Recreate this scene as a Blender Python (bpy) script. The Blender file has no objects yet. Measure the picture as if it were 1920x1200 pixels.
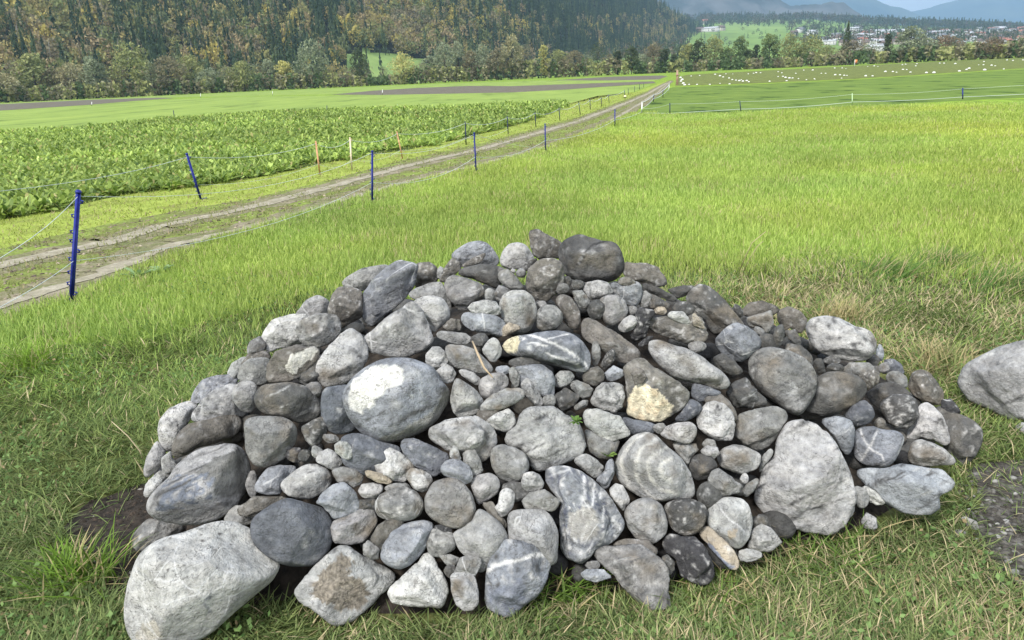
import bpy, math, random
import numpy as np
from mathutils import Matrix, Vector
rng = np.random.default_rng(7)
random.seed(7)
SC = bpy.context.scene
COL = SC.collection

# ------------------------------------------------------------ camera
F = 1400.0; CAMH = 1.6
def cam_axes(pitch=18.1, roll=2.54):
    p = math.radians(pitch); r = math.radians(roll)
    fwd = np.array([0, math.cos(p), -math.sin(p)])
    r0 = np.array([1., 0, 0]); u0 = np.cross(r0, fwd)
    right = r0 * math.cos(r) - u0 * math.sin(r)
    return right, np.cross(right, fwd), fwd
CR, CU, CF = cam_axes()
cam_d = bpy.data.cameras.new("camera"); cam = bpy.data.objects.new("camera", cam_d); COL.objects.link(cam)
cam_d.sensor_width = 36; cam_d.lens = 36 * F / 1920; cam_d.clip_start = 0.05; cam_d.clip_end = 40000
M = Matrix.Identity(4)
for i in range(3):
    M[i][0] = CR[i]; M[i][1] = CU[i]; M[i][2] = -CF[i]
M[2][3] = CAMH
cam.matrix_world = M
SC.camera = cam

# ------------------------------------------------------------ light
HAZE_D = 1.2e-4
SUN_EL, SUN_AZ = 48.0, 215.0          # azimuth measured from +Y clockwise, light comes from behind left
w = bpy.data.worlds.new("World"); SC.world = w; w.use_nodes = True
nt = w.node_tree; nt.nodes.clear()
def N(nt, typ, **kw):
    n = nt.nodes.new(typ)
    for k, v in kw.items():
        if k in n.inputs.keys() if isinstance(k, str) else False: n.inputs[k].default_value = v
        else: setattr(n, k, v)
    return n
out = N(nt, 'ShaderNodeOutputWorld'); bg = N(nt, 'ShaderNodeBackground'); sky = N(nt, 'ShaderNodeTexSky')
sky.sky_type = 'NISHITA'; sky.sun_disc = False
sky.sun_elevation = math.radians(SUN_EL); sky.sun_rotation = math.radians(SUN_AZ)
sky.air_density = 1.0; sky.dust_density = 1.5; sky.ozone_density = 1.5
tc = N(nt, 'ShaderNodeTexCoord'); mp = N(nt, 'ShaderNodeMapping'); mp.inputs['Scale'].default_value = (1, 1, 3.5)
no = N(nt, 'ShaderNodeTexNoise'); no.inputs['Scale'].default_value = 2.6; no.inputs['Detail'].default_value = 7
cr = N(nt, 'ShaderNodeValToRGB'); cr.color_ramp.elements[0].position = 0.33; cr.color_ramp.elements[1].position = 0.52
mix = N(nt, 'ShaderNodeMixRGB')
cc = N(nt, 'ShaderNodeValToRGB'); cc.color_ramp.elements[0].position = 0.35; cc.color_ramp.elements[1].position = 0.75
cc.color_ramp.elements[0].color = (6.2, 6.5, 7.0, 1); cc.color_ramp.elements[1].color = (8.4, 8.6, 8.9, 1)
nt.links.new(tc.outputs['Generated'], mp.inputs['Vector']); nt.links.new(mp.outputs[0], no.inputs['Vector'])
nt.links.new(no.outputs['Fac'], cr.inputs[0]); nt.links.new(no.outputs['Fac'], cc.inputs[0])
nt.links.new(cr.outputs[0], mix.inputs[0]); nt.links.new(sky.outputs[0], mix.inputs[1]); nt.links.new(cc.outputs[0], mix.inputs[2])
# an overcast dome is darker towards the horizon than overhead
sep = N(nt, 'ShaderNodeSeparateXYZ'); nt.links.new(tc.outputs['Generated'], sep.inputs[0])
dome = N(nt, 'ShaderNodeMapRange'); dome.inputs['From Min'].default_value = 0.0; dome.inputs['From Max'].default_value = 0.8
dome.inputs['To Min'].default_value = 0.68; dome.inputs['To Max'].default_value = 1.2; nt.links.new(sep.outputs['Z'], dome.inputs['Value'])
mul = N(nt, 'ShaderNodeMixRGB'); mul.blend_type = 'MULTIPLY'; mul.inputs[0].default_value = 1.0
nt.links.new(mix.outputs[0], mul.inputs[1]); nt.links.new(dome.outputs[0], mul.inputs[2])
nt.links.new(mul.outputs[0], bg.inputs[0]); bg.inputs[1].default_value = 0.115
nt.links.new(bg.outputs[0], out.inputs[0])
sl = bpy.data.lights.new("sun", 'SUN'); so = bpy.data.objects.new("sun", sl); COL.objects.link(so)
sl.energy = 2.15; sl.angle = math.radians(10); sl.color = (1.0, 0.96, 0.9)
a, e = math.radians(SUN_AZ), math.radians(SUN_EL)
sd = Vector((math.sin(a) * math.cos(e), math.cos(a) * math.cos(e), math.sin(e)))
so.rotation_euler = sd.to_track_quat('Z', 'Y').to_euler(); so.location = (0, 0, 30)
SC.view_settings.view_transform = 'Standard'; SC.view_settings.look = 'None'
SC.view_settings.exposure = 0.94; SC.view_settings.gamma = 1

# ------------------------------------------------------------ helpers
def ray(u, v):
    d = CF + CR * (u - 960) / F - CU * (v - 600) / F
    return d / np.linalg.norm(d)
def gnd(u, v, z=0.0):
    d = ray(u, v); t = (z - CAMH) / d[2]
    return np.array([d[0] * t, d[1] * t, z])
def atD(u, v, D):                      # world point seen at pixel u,v at horizontal distance D
    d = ray(u, v); t = D / math.hypot(d[0], d[1])
    return np.array([0, 0, CAMH]) + d * t
def proj(P):
    q = np.asarray(P, float) - np.array([0, 0, CAMH]); wz = q @ CF
    return 960 + F * (q @ CR) / wz, 600 - F * (q @ CU) / wz, wz
def s2l(*c):
    c = np.array(c, float) / 255.
    return np.where(c <= 0.04045, c / 12.92, ((c + 0.055) / 1.055) ** 2.4)
def hash3(ix, iy, iz, s):
    h = (ix.astype(np.int64) * 374761393 + iy.astype(np.int64) * 668265263 + iz.astype(np.int64) * 2147483647 + s * 974711) & 0xffffffff
    h = ((h ^ (h >> 13)) * 1274126177) & 0xffffffff
    h = h ^ (h >> 16)
    return (h & 0xffff) / 65535.0
def noise3(P, s=0):                    # value noise 0..1
    P = np.asarray(P, float)
    if P.shape[1] == 2: P = np.c_[P, np.zeros(len(P))]
    i = np.floor(P); f = P - i; f = f * f * (3 - 2 * f); i = i.astype(np.int64)
    r = 0
    for dx in (0, 1):
        wx = f[:, 0] if dx else 1 - f[:, 0]
        for dy in (0, 1):
            wy = f[:, 1] if dy else 1 - f[:, 1]
            for dz in (0, 1):
                wz = f[:, 2] if dz else 1 - f[:, 2]
                r = r + wx * wy * wz * hash3(i[:, 0] + dx, i[:, 1] + dy, i[:, 2] + dz, s)
    return r
def fbm(P, s=0, o=4):
    P = np.asarray(P, float); r = 0; a = 1; t = 0
    for k in range(o):
        r = r + a * noise3(P * 2 ** k + 17.3 * k, s + k); t += a; a *= 0.5
    return r / t
def inpoly(x, y, poly):
    x = np.asarray(x, float); y = np.asarray(y, float); r = np.zeros(x.shape, bool); n = len(poly)
    for k in range(n):
        x1, y1 = poly[k][:2]; x2, y2 = poly[(k + 1) % n][:2]
        if y1 == y2: continue
        c = ((y1 > y) != (y2 > y)) & (x < (x2 - x1) * (y - y1) / (y2 - y1) + x1)
        r ^= c
    return r
def pl_dist(P, pts):                   # distance of Nx2 points to a polyline
    P = np.asarray(P, float); best = np.full(len(P), 1e9)
    for a, b in zip(pts[:-1], pts[1:]):
        a = np.array(a[:2], float); b = np.array(b[:2], float); d = b - a; L = d @ d + 1e-12
        t = np.clip(((P - a) @ d) / L, 0, 1)
        best = np.minimum(best, np.linalg.norm(P - a - t[:, None] * d, axis=1))
    return best
def mk(name, V, faces, mat=None, col=None, parent=None, smooth=False, link=True):
    me = bpy.data.meshes.new(name)
    V = np.asarray(V, np.float32)
    if not isinstance(faces, list) or (faces and not isinstance(faces[0], np.ndarray)):
        faces = [np.array([f for f in faces if len(f) == k], np.int32) for k in sorted({len(f) for f in faces})]
    faces = [f for f in faces if len(f)]
    me.vertices.add(len(V)); me.vertices.foreach_set('co', V.ravel())
    li = np.concatenate([f.ravel() for f in faces]).astype(np.int32)
    tot = np.concatenate([np.full(len(f), f.shape[1], np.int32) for f in faces])
    st = np.concatenate([[0], np.cumsum(tot)[:-1]]).astype(np.int32)
    me.loops.add(len(li)); me.loops.foreach_set('vertex_index', li)
    me.polygons.add(len(tot)); me.polygons.foreach_set('loop_start', st)
    me.update(calc_edges=True)
    if smooth: me.polygons.foreach_set('use_smooth', np.ones(len(tot), bool))
    if col is not None:
        c = np.ones((len(V), 4), np.float32); c[:, :3] = col
        at = me.color_attributes.new('col', 'FLOAT_COLOR', 'POINT'); at.data.foreach_set('color', c.ravel())
    if mat: me.materials.append(mat)
    ob = bpy.data.objects.new(name, me)
    if link: COL.objects.link(ob)
    if parent is not None: ob.parent = parent
    return ob
def tag(o, label=None, cat=None, group=None, kind=None):
    if label: o['label'] = label
    if cat: o['category'] = cat
    if group: o['group'] = group
    if kind: o['kind'] = kind
    return o
def empty(name, loc=(0, 0, 0), rz=0):
    o = bpy.data.objects.new(name, None); COL.objects.link(o); o.location = loc; o.rotation_euler = (0, 0, rz)
    o.empty_display_size = 0.1
    return o
def dup(root):
    c = root.copy(); COL.objects.link(c)
    for ch in list(root.children):
        d = ch.copy(); COL.objects.link(d); d.parent = c
        for g in list(ch.children):
            h = g.copy(); COL.objects.link(h); h.parent = d
    return c
def tube(pts, rad, n=6, close=True):
    pts = np.asarray(pts, float); m = len(pts)
    rad = np.broadcast_to(np.asarray(rad, float), (m,))
    V = []; 
    T = np.gradient(pts, axis=0); T /= np.linalg.norm(T, axis=1)[:, None] + 1e-12
    up = np.array([0, 0, 1.]) if abs(T[0][2]) < 0.9 else np.array([1., 0, 0])
    for k in range(m):
        a = np.cross(T[k], up); a /= np.linalg.norm(a) + 1e-12; b = np.cross(T[k], a)
        for j in range(n):
            t = 2 * math.pi * j / n
            V.append(pts[k] + rad[k] * (a * math.cos(t) + b * math.sin(t)))
    Fs = []
    for k in range(m - 1):
        for j in range(n):
            Fs.append((k * n + j, k * n + (j + 1) % n, (k + 1) * n + (j + 1) % n, (k + 1) * n + j))
    if close:
        Fs.append(tuple(range(n - 1, -1, -1))); Fs.append(tuple((m - 1) * n + j for j in range(n)))
    return V, Fs
def box(x0, x1, y0, y1, z0, z1):
    V = [(x, y, z) for z in (z0, z1) for y in (y0, y1) for x in (x0, x1)]
    return V, [(0, 2, 3, 1), (4, 5, 7, 6), (0, 1, 5, 4), (2, 6, 7, 3), (0, 4, 6, 2), (1, 3, 7, 5)]
def join(parts):
    V = []; Fs = []
    for v, f in parts:
        b = len(V); V += [tuple(p) for p in v]; Fs += [tuple(i + b for i in q) for q in f]
    return V, Fs
def mat_new(name):
    m = bpy.data.materials.new(name); m.use_nodes = True
    return m, m.node_tree, m.node_tree.nodes['Principled BSDF']
def tex(nt, scale, detail=4, rough=0.55, coord='Object', dist=0.0, stretch=None):
    t = nt.nodes.new('ShaderNodeTexCoord'); n = nt.nodes.new('ShaderNodeTexNoise')
    n.inputs['Scale'].default_value = scale; n.inputs['Detail'].default_value = detail
    n.inputs['Roughness'].default_value = rough; n.inputs['Distortion'].default_value = dist
    src = t.outputs[coord]
    if stretch:
        mp = nt.nodes.new('ShaderNodeMapping'); mp.inputs['Scale'].default_value = stretch
        nt.links.new(src, mp.inputs[0]); src = mp.outputs[0]
    nt.links.new(src, n.inputs['Vector'])
    return n
def ramp(nt, src, stops):
    r = nt.nodes.new('ShaderNodeValToRGB')
    el = r.color_ramp.elements
    while len(el) < len(stops): el.new(0.5)
    for k, (p, c) in enumerate(stops):
        el[k].position = p; el[k].color = (*c, 1) if not np.isscalar(c) else (c, c, c, 1)
    nt.links.new(src, r.inputs[0]); return r
def mixc(nt, kind, fac, a, b):
    m = nt.nodes.new('ShaderNodeMixRGB'); m.blend_type = kind
    for s, k in ((fac, 0), (a, 1), (b, 2)):
        if isinstance(s, bpy.types.NodeSocket): nt.links.new(s, m.inputs[k])
        elif k == 0: m.inputs[0].default_value = s
        else: m.inputs[k].default_value = (*s, 1)
    return m.outputs[0]
def simple(name, c1, c2, scale=8, rough=0.8, bump=0.0, detail=5, coord='Object', stretch=None, pos=(0.35, 0.65), bdist=0.01):
    m, nt, p = mat_new(name)
    n = tex(nt, scale, detail, coord=coord, stretch=stretch)
    r = ramp(nt, n.outputs['Fac'], [(pos[0], c1), (pos[1], c2)])
    nt.links.new(r.outputs[0], p.inputs['Base Color']); p.inputs['Roughness'].default_value = rough
    p.inputs['Specular IOR Level'].default_value = 0.25
    if bump:
        b = nt.nodes.new('ShaderNodeBump'); b.inputs['Strength'].default_value = bump; b.inputs['Distance'].default_value = bdist
        nt.links.new(n.outputs['Fac'], b.inputs['Height']); nt.links.new(b.outputs[0], p.inputs['Normal'])
    return m
def vcol_mat(name, rough=0.8, transl=0.0, noise=None):
    m, nt, p = mat_new(name)
    a = nt.nodes.new('ShaderNodeVertexColor'); a.layer_name = 'col'
    c = a.outputs[0]
    if noise:
        n = tex(nt, noise[0], 4); r = ramp(nt, n.outputs['Fac'], [(0.3, noise[1]), (0.7, noise[2])])
        c = mixc(nt, 'MULTIPLY', 1.0, c, r.outputs[0])
    nt.links.new(c, p.inputs['Base Color']); p.inputs['Roughness'].default_value = rough
    p.inputs['Specular IOR Level'].default_value = 0.2
    if transl:
        t = nt.nodes.new('ShaderNodeBsdfTranslucent'); mx = nt.nodes.new('ShaderNodeMixShader'); mx.inputs[0].default_value = transl
        nt.links.new(c, t.inputs[0]); nt.links.new(p.outputs[0], mx.inputs[1]); nt.links.new(t.outputs[0], mx.inputs[2])
        nt.links.new(mx.outputs[0], nt.nodes['Material Output'].inputs[0])
    return m
def quads_for(n, nv, per):              # face index helper for n copies of a strip
    base = (np.arange(n) * nv)[:, None, None]
    return (base + np.array(per)[None]).reshape(-1, len(per[0])).astype(np.int32)
# ------------------------------------------------------------ the stones, one line each:
# layer | tone | shape | features | outline (or e cx cy a b rot) | short name | label
# tone W white L light M mid D dark K black B bluish S slate N brown-grey T tan ; shape r rounded a angular f flat
STONES = """
0|L|r|q|642,533 648,519 679,504 710,497 733,498 725,525 679,546 652,542
1|C|a|vq|675,577 679,550 698,525 725,498 746,487 767,491 785,492 784,517 779,535 762,558 729,588 698,615 690,612 679,594|tall blue-grey slab|large tilted blue-grey slab with white veins at the upper left of the pile
0|N|a|m|783,493 806,492 817,500 825,517 817,527 798,535 779,537 779,512
-1|L|r||e 827 512 9 12
0|B|r|q|846,479 854,469 877,456 898,452 912,456 927,471 935,487 933,498 902,502 867,500 850,487|pale domed stone|pale blue-grey domed stone topping the pile left of the round white one
1|N|a|m|862,498 890,481 910,473 912,479 900,494 869,502
0|N|a|m|848,483 862,492 865,502 850,519 833,529 823,525 829,510 840,492
0|D|r|w|856,512 867,502 902,496 925,497 950,504 942,525 933,544 912,533 888,523 860,517
0|W|r||938,490 942,473 954,459 971,455 985,460 998,477 1002,487 975,504 954,504 942,498|round white stone|smooth round white stone on the crest between the domed and the dark stones
1|D|a||973,502 990,490 1006,483 1008,494 996,508 983,508
1|M|r|w|931,519 938,508 952,503 962,512 979,531 988,542 958,544 942,533
0|M|r||e 977 512 10 9
0|L|r||e 962 508 5 5
1|N|a|m|985,533 990,504 1010,487 1035,483 1054,492 1059,512 1056,533 1044,550 1025,567 1004,560 990,546|rough brown boulder|rough brown-grey boulder with a pale scar below the dark crest boulder
0|N|a|mq|992,440 996,434 1008,431 1025,440 1054,455 1053,469 1050,485 1033,483 1012,486 1000,477 995,458|pointed crest stone|pointed brown-faced stone on the very top of the pile
0|D|r|c|1050,469 1056,454 1079,442 1092,441 1117,450 1131,453 1146,452 1158,462 1167,483 1169,504 1154,523 1140,529 1098,527 1073,523 1060,512 1052,492|dark crest boulder|big dark grey cracked boulder on the crest of the pile
0|N|a|m|1167,494 1179,493 1212,494 1233,502 1246,519 1250,533 1233,538 1202,533 1177,523 1169,508|speckled crest stone|pale brown speckled stone behind the right side of the crest
1|N|a||e 1175 528 17 9 5
1|M|r||e 1055 541 13 11 -20
0|D|r||e 1062 527 11 9
0|D|a||e 1083 534 12 10
1|L|r|m|1094,542 1100,529 1121,525 1140,529 1150,546 1148,556 1125,560 1108,562 1098,550
0|B|r|vm|1142,535 1150,529 1171,535 1192,527 1203,537 1202,558 1192,575 1177,571 1156,558 1148,544
1|L|r|w|1123,560 1142,553 1158,553 1173,565 1178,583 1171,600 1150,612 1133,606 1127,588
2|D|r||1100,581 1108,565 1123,562 1134,571 1135,585 1125,600 1108,599
1|M|a||1071,546 1092,544 1100,554 1108,567 1100,579 1087,577 1077,562
1|N|r|m|1040,562 1050,552 1065,553 1077,565 1087,583 1090,604 1083,621 1067,615 1056,600 1050,579 1042,571
1|M|r|m|1002,596 1010,579 1025,571 1042,573 1054,585 1055,602 1044,615 1017,622 1006,612
-1|M|r||e 1015 573 12 9
1|L|r|w|935,569 944,552 962,544 983,544 1000,556 1007,579 1004,600 994,621 973,627 954,619 942,598|cream egg stone|smooth cream egg-shaped stone with a small dark pit, upper middle of the pile
1|M|r|q|832,533 840,519 854,515 879,523 902,531 910,546 906,558 892,565 877,583 860,583 846,565 833,550
-1|M|a||e 919 553 11 13
0|M|r||927,550 935,534 954,542 952,546 938,565 929,560
2|W|f|m|875,577 885,567 908,562 929,565 940,577 938,588 921,591 902,588 888,588
1|B|r|v|863,596 871,584 888,585 902,585 933,592 950,604 946,621 940,635 913,625 885,621 869,610
3|T|a||938,623 944,612 954,604 975,612 976,617 944,632|little tan wedge|small tan wedge-shaped stone on the corner of the white-striped slab
0|M|r||762,554 777,542 808,531 827,529 835,544 846,567 846,592 829,588 798,567 777,562
1|W|r||773,565 792,556 812,554 831,560 843,579 844,596 829,612 812,625 798,610 783,588
2|L|a|vm|679,640 683,630 700,615 729,592 767,565 779,567 792,581 804,608 812,631 812,642 792,660 760,670 727,669 698,662 681,652|large faceted grey stone|large light grey faceted stone directly above the white-patched blue boulder
0|N|r|m|615,581 623,554 633,540 654,538 679,547 679,567 679,594 654,606 640,619 617,590
1|M|r|m|555,610 570,595 600,587 628,588 638,600 640,622 625,640 600,652 575,650 558,635
0|W|a|vm|490,640 496,619 512,600 544,590 575,588 575,604 570,625 565,644 529,652 502,660
-1|L|r|v|552,590 575,563 592,554 605,557 617,566 615,590 590,598 570,600
0|M|r||463,654 469,640 487,630 500,646 495,658 465,665
0|N|f|m|450,683 465,665 481,658 502,658 508,671 490,685 456,688
-1|L|r||425,700 435,681 452,671 465,668 455,698 440,712
1|M|r|w|444,710 450,685 467,673 492,669 508,673 512,698 500,719 485,725 460,721
2|N|a|P|498,708 500,683 517,658 554,646 575,650 592,647 600,658 596,677 565,706 542,717 502,718|white-crusted brown stone|dark brown stone with a white crust on the left flank
-1|B|r|m|356,752 365,729 381,712 406,704 433,702 450,706 440,725 410,742 385,755 365,758
0|L|r|vm|354,790 367,765 381,748 400,733 425,721 444,719 458,742 460,780 430,785 398,790 377,790
1|L|r|w|435,742 438,725 454,714 473,715 485,725 479,742 481,760 471,775 450,769 440,756
1|D|r|qw|476,746 485,725 502,719 544,717 571,722 592,738 602,752 603,775 592,788 565,796 533,785 502,779 485,771 478,758|long dark boulder|long dark grey boulder lying left of the white-patched blue one
0|M|r||e 588 730 18 14
-1|W|r|m|296,808 300,787 317,767 342,755 375,752 367,773 354,792 345,804 333,835 321,846 308,846 300,835|chalky white edge stone|chalky white stone forming the left edge of the pile
1|N|r|w|320,833 333,810 354,794 388,787 421,775 446,777 456,787 452,806 438,821 408,831 379,838 354,850 335,867 325,865|long brown-grey stone|long brown-grey stone above the blue-streaked boulder
-1|L|r|m|269,879 275,858 292,825 302,835 312,850 305,867 295,883 277,896 269,890
0|L|r|v|302,860 321,844 325,862 335,867 325,879 315,894 304,883
0|M|a||e 320 880 16 12 -40
-1|W|r||269,925 273,908 292,888 304,883 320,896 300,915 285,930 273,933
2|L|r|Qq|270,945 277,931 296,908 317,894 333,871 358,850 383,838 421,830 442,831 456,842 469,867 471,894 469,915 452,931 440,956 408,973 377,983 350,985 333,983 292,977 277,965 271,950|blue-streaked boulder|big pale boulder streaked blue above the huge smooth one
1|M|r|w|456,798 462,785 481,780 512,781 533,782 550,792 558,808 556,825 546,844 533,860 508,875 487,877 471,867 460,844 460,819|heart-shaped stone|smooth warm grey heart-shaped stone with a thin white scratch
2|D|a|m|565,801 590,785 608,780 615,792 612,812 602,829 590,840 577,831 569,817
2|W|a|mw|590,690 600,669 617,648 642,621 656,614 667,619 681,631 690,652 691,671 681,690 662,710 644,721 608,727 598,715 592,704|yellow-stained white stone|white angular stone with a yellowish stain left of the faceted grey one
-1|D|a||e 580 705 24 18
0|S|r||602,746 608,729 646,723 658,725 665,787 669,804 637,813 617,808 604,787
3|C|r|Rq|642,742 650,719 677,694 708,677 733,672 769,671 796,681 819,692 821,712 842,725 847,733 842,750 827,777 812,796 788,812 758,825 729,832 708,831 692,823 671,804 654,783 646,765|white-patched blue boulder|large blue-grey boulder with a big white patch
0|S|r||640,820 667,812 690,817 710,828 750,835 750,860 735,880 700,890 670,888 645,870 640,845
1|M|f||e 620 822 16 9 10
2|L|a|w|626,835 637,826 652,829 662,842 662,856 654,862 644,860 629,848
2|L|a||592,860 598,848 615,841 627,846 644,865 640,875 625,882 617,879 594,867
1|L|r||e 595 848 14 11 50
0|K|a|w|e 553 853 17 14
0|D|r||e 572 855 14 12
1|B|r|v|475,912 483,898 502,877 525,871 554,873 562,881 545,893 530,908 530,925 502,929 481,923
2|W|r|mw|523,910 531,898 558,879 575,870 594,870 615,879 623,894 621,910 604,925 583,935 558,936 538,929|pale mottled oval|pale mottled oval stone above the flat-faced blue boulder
0|N|f|v|448,950 477,931 533,931 542,938 512,955 477,969 450,965
-1|M|r||e 473 908 12 26
3|S|r||473,971 492,956 519,942 540,933 569,942 604,950 619,967 627,990 625,1008 617,1031 600,1052 583,1062 542,1061 515,1052 492,1037 473,1017 470,990|dark blue boulder|dark slate blue flat-faced boulder resting against the huge smooth one
2|W|r|Hv|231,1150 233,1119 242,1088 250,1067 262,1037 287,1017 317,1004 342,1002 377,983 419,973 446,979 469,990 490,1005 510,1030 533,1058 529,1073 512,1094 481,1119 450,1140 429,1155 400,1185 370,1205 330,1225 280,1225 245,1200 233,1170|huge smooth boulder|huge smooth pale boulder at the bottom left corner of the pile
0|M|r|m|248,1004 260,990 279,973 333,979 350,990 333,1002 294,1025 260,1037 250,1025
-1|L|r||e 452 968 32 20 -10
2|B|a|v|590,944 604,923 625,908 644,903 654,910 667,923 675,946 672,962 650,969 625,974 617,962 604,950
1|M|a|w|621,883 642,875 665,879 683,892 677,908 662,915 652,906 633,904
2|T|f||683,883 696,882 723,890 737,902 729,908 708,905 687,894
2|W|r||670,921 679,907 700,905 719,910 717,923 704,935 681,934
2|W|a|mw|697,865 708,854 731,838 750,848 771,862 779,875 768,890 760,904 735,902 710,893|yellowish angular stone|yellowish white angular stone below the white-patched blue boulder
3|W|r|w|759,890 771,877 792,881 808,890 812,902 804,917 792,924 775,917
1|S|a|v|750,835 756,823 775,820 800,831 842,850 842,860 831,883 812,896 800,885 779,875 754,850|white-veined dark wedge|dark slate wedge with crossing white veins below the white-patched boulder
1|L|a|mw|802,808 819,794 840,785 862,783 892,779 917,794 929,808 932,827 925,850 905,867 880,860 860,852 838,845 812,830 802,815
3|L|r||868,823 879,811 900,812 906,823 898,838 883,842
3|L|r|w|843,848 850,833 858,838 866,862 852,862 843,857
2|L|a||867,852 875,843 892,843 902,865 907,883 890,895 879,883 869,867
3|B|r|v|825,877 838,862 860,861 879,873 888,890 885,902 873,909 848,898 829,890
2|M|r|w|796,933 812,904 842,895 867,902 885,927 893,952 885,979 865,992 844,990 812,975 798,960|round olive-grey boulder|smooth round olive-grey boulder, low middle-left of the pile
2|L|r||881,904 892,892 917,886 933,894 938,908 933,925 912,940 896,949 890,933
3|W|r|m|925,950 934,944 936,923 946,914 960,917 967,929 962,950 950,967 935,972 925,962|peanut-shaped stone|small white peanut-shaped stone near the middle of the pile
3|M|r||918,854 925,838 942,832 967,840 983,848 992,865 991,881 977,902 958,905 935,896 923,877|dark round cobble|smooth dark round cobble leaning under the large central boulder
0|D|r||e 965 922 26 20
3|L|r|m|977,904 981,887 998,884 1012,890 1021,906 1015,919 990,923 979,915
3|M|a|v|979,937 994,923 1021,917 1035,927 1049,935 1046,950 1035,960 1008,955 985,954
2|L|a|q|945,836 950,808 967,798 977,773 996,762 1040,762 1060,777 1085,790 1092,808 1100,833 1092,854 1050,873 1012,885 994,877 988,856 973,842|central boulder|large light grey wedge-topped boulder in the centre of the pile
1|C|a|vmS|1015,890 1029,877 1060,872 1081,877 1112,898 1133,919 1154,946 1169,973 1171,988 1158,1006 1144,1019 1120,1030 1108,1048 1090,1059 1071,1050 1048,1035 1048,987 1050,946 1035,925 1021,908|speckled blue boulder|tall speckled blue and white boulder in the lower middle
2|L|r|v|950,973 954,960 971,955 1019,955 1035,969 1046,996 1047,1029 1046,1058 1020,1062 990,1050 957,1030 954,1008|flat upright slab|flat light grey upright stone behind the white-banded block
3|C|a|Bm|907,1112 912,1075 919,1033 933,1015 954,1011 996,1015 1027,1023 1035,1046 1033,1062 1023,1094 1008,1117 983,1137 967,1154 952,1162 942,1154 915,1144 908,1127|white-banded block|angular grey block with a white band, standing on the grass in front
3|L|a|w|843,1079 854,1073 883,1070 892,1083 898,1112 899,1130 888,1144 871,1146 854,1135 846,1108|small upright block|small upright grey block on the grass left of the white-banded block
2|M|a|v|850,1075 862,1046 875,1041 902,1044 903,1058 890,1083 870,1080
2|M|f||820,1040 844,1039 864,1046 854,1060 837,1059
0|D|r||e 845 1070 12 14
3|W|a|w|726,1110 733,1096 760,1075 785,1050 792,1037 804,1034 815,1044 825,1067 838,1090 842,1108 833,1133 825,1142 792,1138 760,1137 735,1131|triangular white stone|triangular white stone on the grass at the front of the pile
3|B|r||711,1044 717,1021 733,996 760,981 792,974 812,977 815,992 806,1017 792,1037 771,1060 750,1069 725,1060|pale blue oval|smooth pale blue oval stone leaning behind the triangular white one
0|N|r|w|694,1010 710,985 730,972 760,968 750,1010 715,1035 700,1025
0|M|r|m|812,990 850,1000 855,1025 830,1045 805,1040 800,1020
0|K|a||e 830 995 17 13
2|M|r|mv|702,944 710,929 731,917 760,912 781,921 794,940 794,956 785,969 767,977 733,978 710,969 703,956|mottled oval cobble|grey oval cobble mottled white left of the round olive-grey boulder
0|M|r||e 747 916 26 11
1|L|a|vw|623,977 650,967 673,954 700,950 708,973 710,977 694,1004 681,1017 656,1022 625,1018 620,990
0|D|a||672,938 705,935 708,955 675,958
2|M|a|w|680,1023 690,1012 712,1029 710,1048 694,1049 681,1040
2|L|a|Ym|550,1110 560,1092 583,1069 612,1040 633,1023 654,1023 679,1042 700,1048 721,1062 740,1073 742,1085 729,1104 708,1123 688,1142 662,1165 633,1175 621,1171 590,1146 562,1131|gritty square boulder|broad squarish boulder caked with brown grit, front left on the grass
1|L|r||846,998 862,992 885,975 893,950 917,962 942,985 954,1008 945,1025 925,1045 912,1072 895,1075 880,1048 862,1033 850,1012|leaning egg boulder|light grey egg-shaped boulder behind the white-banded block
0|N|a||905,945 925,940 935,965 950,975 950,990 935,985 915,965
2|L|f||818,625 825,619 848,622 875,625 884,633 883,642 869,647 848,644 823,635
-1|N|a||830,612 845,597 862,600 865,618 845,624
-1|D|r||e 900 638 18 13
3|L|a||904,654 915,638 925,632 935,638 941,654 940,665 929,680 919,677 906,662
0|L|r|w|833,652 842,646 867,647 890,656 908,671 925,688 923,698 900,707 883,696 856,690 844,679|flat beige stone|smooth beige stone crossed by a dry twig, upper middle of the pile
1|L|a||798,665 810,650 825,650 838,662 843,679 831,688 812,690 798,680
2|W|a||817,696 835,681 848,688 856,700 850,715 838,720 819,710
2|L|r||856,696 869,691 888,698 902,710 900,721 892,723 873,710
1|L|r|w|844,750 848,721 856,706 877,719 894,733 908,750 898,773 879,781 860,784 848,771|grey pear stone|smooth pear-shaped stone right of the white-patched blue boulder
2|L|r||897,725 902,710 919,700 942,698 954,710 952,725 933,738 912,749 900,740
3|L|f|w|898,765 912,746 946,729 967,727 983,733 984,746 965,758 933,771 908,775
0|N|r||e 915 778 22 12
2|W|a||910,787 933,773 954,766 965,777 967,794 958,806 944,810 925,804 912,796
2|M|a||953,692 965,687 975,704 974,725 965,727 956,712
0|B|r||960,690 988,685 1015,684 1035,698 1040,717 1038,745 1021,745 1000,735 975,720
0|B|r||e 943 694 14 9
2|L|r|m|975,721 988,706 1000,717 1010,733 1020,750 1019,760 1006,763 994,752 979,733
1|C|r|Z|938,642 950,631 973,629 1008,623 1040,620 1067,622 1092,637 1106,658 1108,683 1100,698 1090,704 1060,692 1025,681 988,673 946,667|white-striped slab|long blue-grey slab with bold white stripes and a cream end
-1|D|r||953,675 985,668 1020,680 1000,690 957,688
2|M|r||e 1117 663 9 26
2|D|r|m|1124,685 1138,660 1150,652 1155,660 1152,677 1135,696
0|N|a|d|1090,625 1093,604 1100,594 1119,602 1150,621 1175,637 1204,660 1195,672 1170,682 1150,675 1125,655 1100,640|dark brown slab|big dark brown leaning slab right of the white-striped one
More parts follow.
